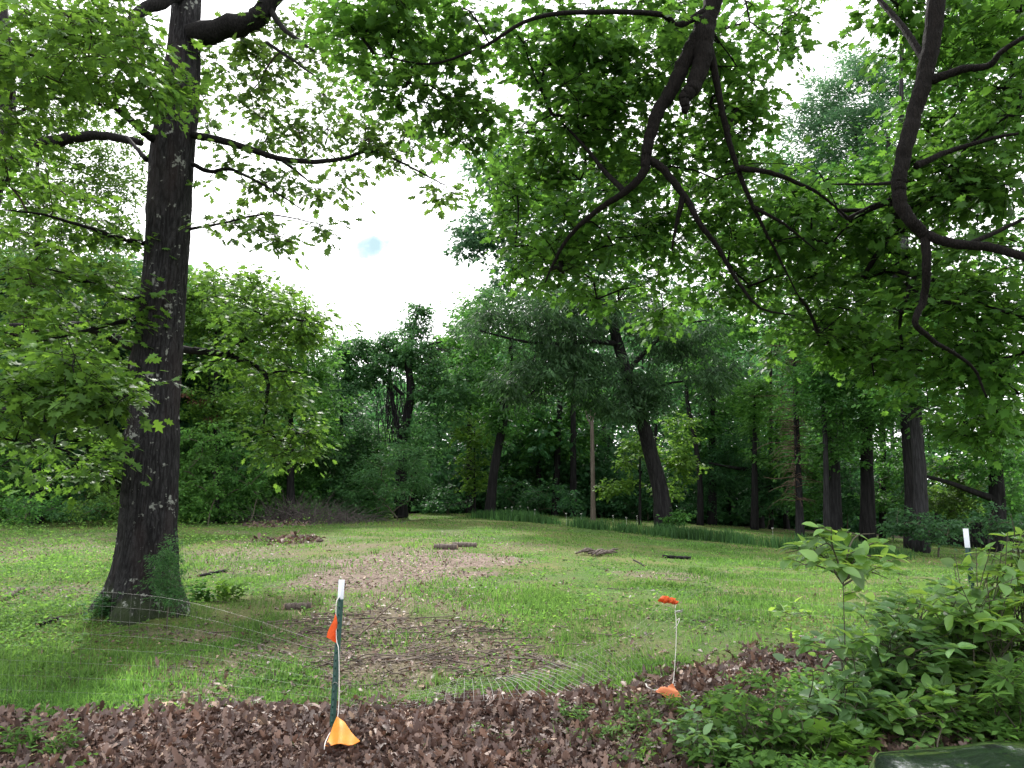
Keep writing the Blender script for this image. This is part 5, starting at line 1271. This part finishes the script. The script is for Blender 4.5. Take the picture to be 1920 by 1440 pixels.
# forked dead branch standing out of the twigs
b = G(668, 1196); root = empty('fallen_branch', b, 'pale forked dead branch reaching up from the twiggy bare patch', 'branch'); d = b[1]; g = Geo()
for pts, r0 in (([(668, 1195, d), (690, 1176, d), (710, 1156, d - .05), (727, 1140, d - .1), (745, 1124, d - .1), (757, 1105, d - .1), (763, 1080, d - .05)], .011), ([(727, 1140, d - .1), (750, 1132, d), (768, 1120, d + .1)], .006), ([(712, 1160, d), (740, 1180, d - .2), (765, 1203, d - .4)], .008), ([(700, 1140, d + .2), (712, 1120, d + .2), (716, 1090, d + .2)], .005), ([(745, 1124, d - .1), (735, 1100, d), (738, 1085, d + .1)], .005), ([(770, 1150, d - .2), (780, 1135, d - .2), (775, 1120, d - .2)], .005)):
    q = spline([P(*a) for a in pts], 4); q[:, 2] = np.maximum(q[:, 2], gz(q[:, 0], q[:, 1]) + .01); g.tube(q, np.linspace(r0, r0 * .4, len(q)), 6)
link('limb', g.mesh('limb', [M['deadtwig']], True, b), root)
# pale curled leaf/bark piece in front of the right pennant, and dry leaf at the top of the drift
b = G(1195, 1322); root = empty('bark_piece', b, 'pale tan curled piece of bark lying in front of the dusty pennant', 'bark'); 
for a_, b2_, c_ in (((1172, 1312), (1215, 1316), (1192, 1300)), ((1145, 1328), (1180, 1327), (1172, 1320)), ((1190, 1326), (1222, 1322), (1205, 1312))):
    q = [G(*a_), G(*b2_), G(*c_)]; q[2][2] += .07; q[0][2] += .02; q[1][2] += .02; pennant(q, M['deadpale_and_glint'], 'bark_flake', b, root, .015)

# leaf-brown dead leaves hanging in the yellow-green tree
c = blob_points([(385, 745, 29.4, 26, 10, .4, 3), (395, 782, 29.3, 22, 9, .4, 3), (350, 730, 29.4, 8, 20, .3, 2)])
a, dd, n, s = foliage(c, dict(kind='cheap', size=.14, tw=4, n=24, r=.3, dr=(.8, 2.)))
bt = [o for o in COL.objects if o.name.startswith('leafy_tree') and o.parent is None and 'thin dark stem' in o['label'] and 'yellow' in o['label']][0]
me = leaf_mesh('dead_foliage', 'cheap', a, dd, n, s, M['brown_hang'], np.array(bt.location)); link('dead_foliage', me, bt)

# ================================================================== parked car, only a corner of its bonnet is in view
def car():
    x0, x1 = .97, 2.72; yf = 2.60; o = np.array([(x0 + x1) / 2, yf - 2.2, 0.]); root = empty('parked_car', o, 'dark car in the bottom right corner, only part of its glossy bonnet showing', 'car')
    paint = plain('car_paint', (.012, .018, .015), .16, .6, .0, coat=1.0); glass = plain('car_glass', (.01, .012, .014), .05, .7); rub = plain('tyre_rubber', (.02, .02, .02), .9); met = plain('wheel_metal', (.5, .5, .52), .35, .5, .9); lamp = plain('lamp_lens', (.75, .78, .8), .1, .8, coat=1.)
    hw = (x1 - x0) / 2; cx = o[0]
    # stations: y, half width, z of shoulder, z of crown
    st = [(yf, .60, .70, .74), (yf - .03, .70, .82, .86), (yf - .10, .78, .905, .935), (yf - .22, .82, .935, .972), (yf - .5, .855, .95, 1.0), (yf - .9, .865, .965, 1.03), (yf - 1.25, .87, .98, 1.06), (yf - 4.0, .87, 1.0, 1.08), (yf - 4.3, .84, .96, 1.0), (yf - 4.4, .7, .8, .84)]
    m_ = 25; V = []; 
    st = spline(np.array(st), 4)
    for y_, w_, zs_, zc_ in st:
        lo = .28
        ring = [(-w_ * .96, lo), (-w_, .5), (-w_, zs_ - .16), (-w_ * .985, zs_ - .06), (-w_ * .95, zs_ - .015)]
        top = [(w_ * t * .93, zs_ + (zc_ - zs_) * (1 - abs(t) ** 2.2) + .010 * math.exp(-((abs(t) - .55) / .07) ** 2)) for t in np.linspace(-1, 1, 25)]
        ring = ring + top + [(-a_, b_) for a_, b_ in ring[::-1]]
        V += [(cx + a_, y_, b_) for a_, b_ in ring]
    k = len(ring); n = len(st); q = [[i * k + j, i * k + j + 1, (i + 1) * k + j + 1, (i + 1) * k + j] for i in range(n - 1) for j in range(k - 1)]
    g = Geo(); g.add(V, [[0, j + 1, j] for j in range(1, k - 1)], q); link('body', g.mesh('body', [paint], True, o), root)
    g = Geo(); sec = [(yf - 1.2, .80, 1.03), (yf - 1.9, .64, 1.46), (yf - 2.9, .64, 1.50), (yf - 3.9, .74, 1.05)]; V = []
    for y_, w_, z_ in sec: V += [(cx - w_ - (1.5 - z_) * .05, y_, z_), (cx + w_ + (1.5 - z_) * .05, y_, z_), (cx + .82, y_ if z_ < 1.2 else y_, 1.02), (cx - .82, y_, 1.02)]
    q = []
    for i in range(3):
        for j in range(4): q.append([i * 4 + j, i * 4 + (j + 1) % 4, i * 4 + 4 + (j + 1) % 4, i * 4 + 4 + j])
    g.add(V, None, q); link('window_glass', g.mesh('window_glass', [glass], False, o), root)
    g = Geo(); g.box((cx, yf - 2.4, 1.505), (.62, .52, .02)); link('roof', g.mesh('roof', [paint], True, o), root)
    for sx in (-1, 1):
        for yy in (yf - .85, yf - 3.5):
            c_ = np.array([cx + sx * (hw - .10), yy, .31]); g = Geo(); g.tube([c_ - [.1, 0, 0], c_ + [.1, 0, 0]], .31, 28); w_ = link('wheel', g.mesh('wheel', [rub], False, o), root)
            g = Geo(); g.tube([c_ + [sx * .095, 0, 0], c_ + [sx * .108, 0, 0]], .2, 24); link('rim', g.mesh('rim', [met], False, o), w_)
        g = Geo(); g.box((cx + sx * .60, yf - .02, .68), (.15, .05, .055)); link('headlight', g.mesh('headlight', [lamp], False, o), root)
car()

# names of repeats: every thing keeps its own label set above
bpy.context.view_layer.update()
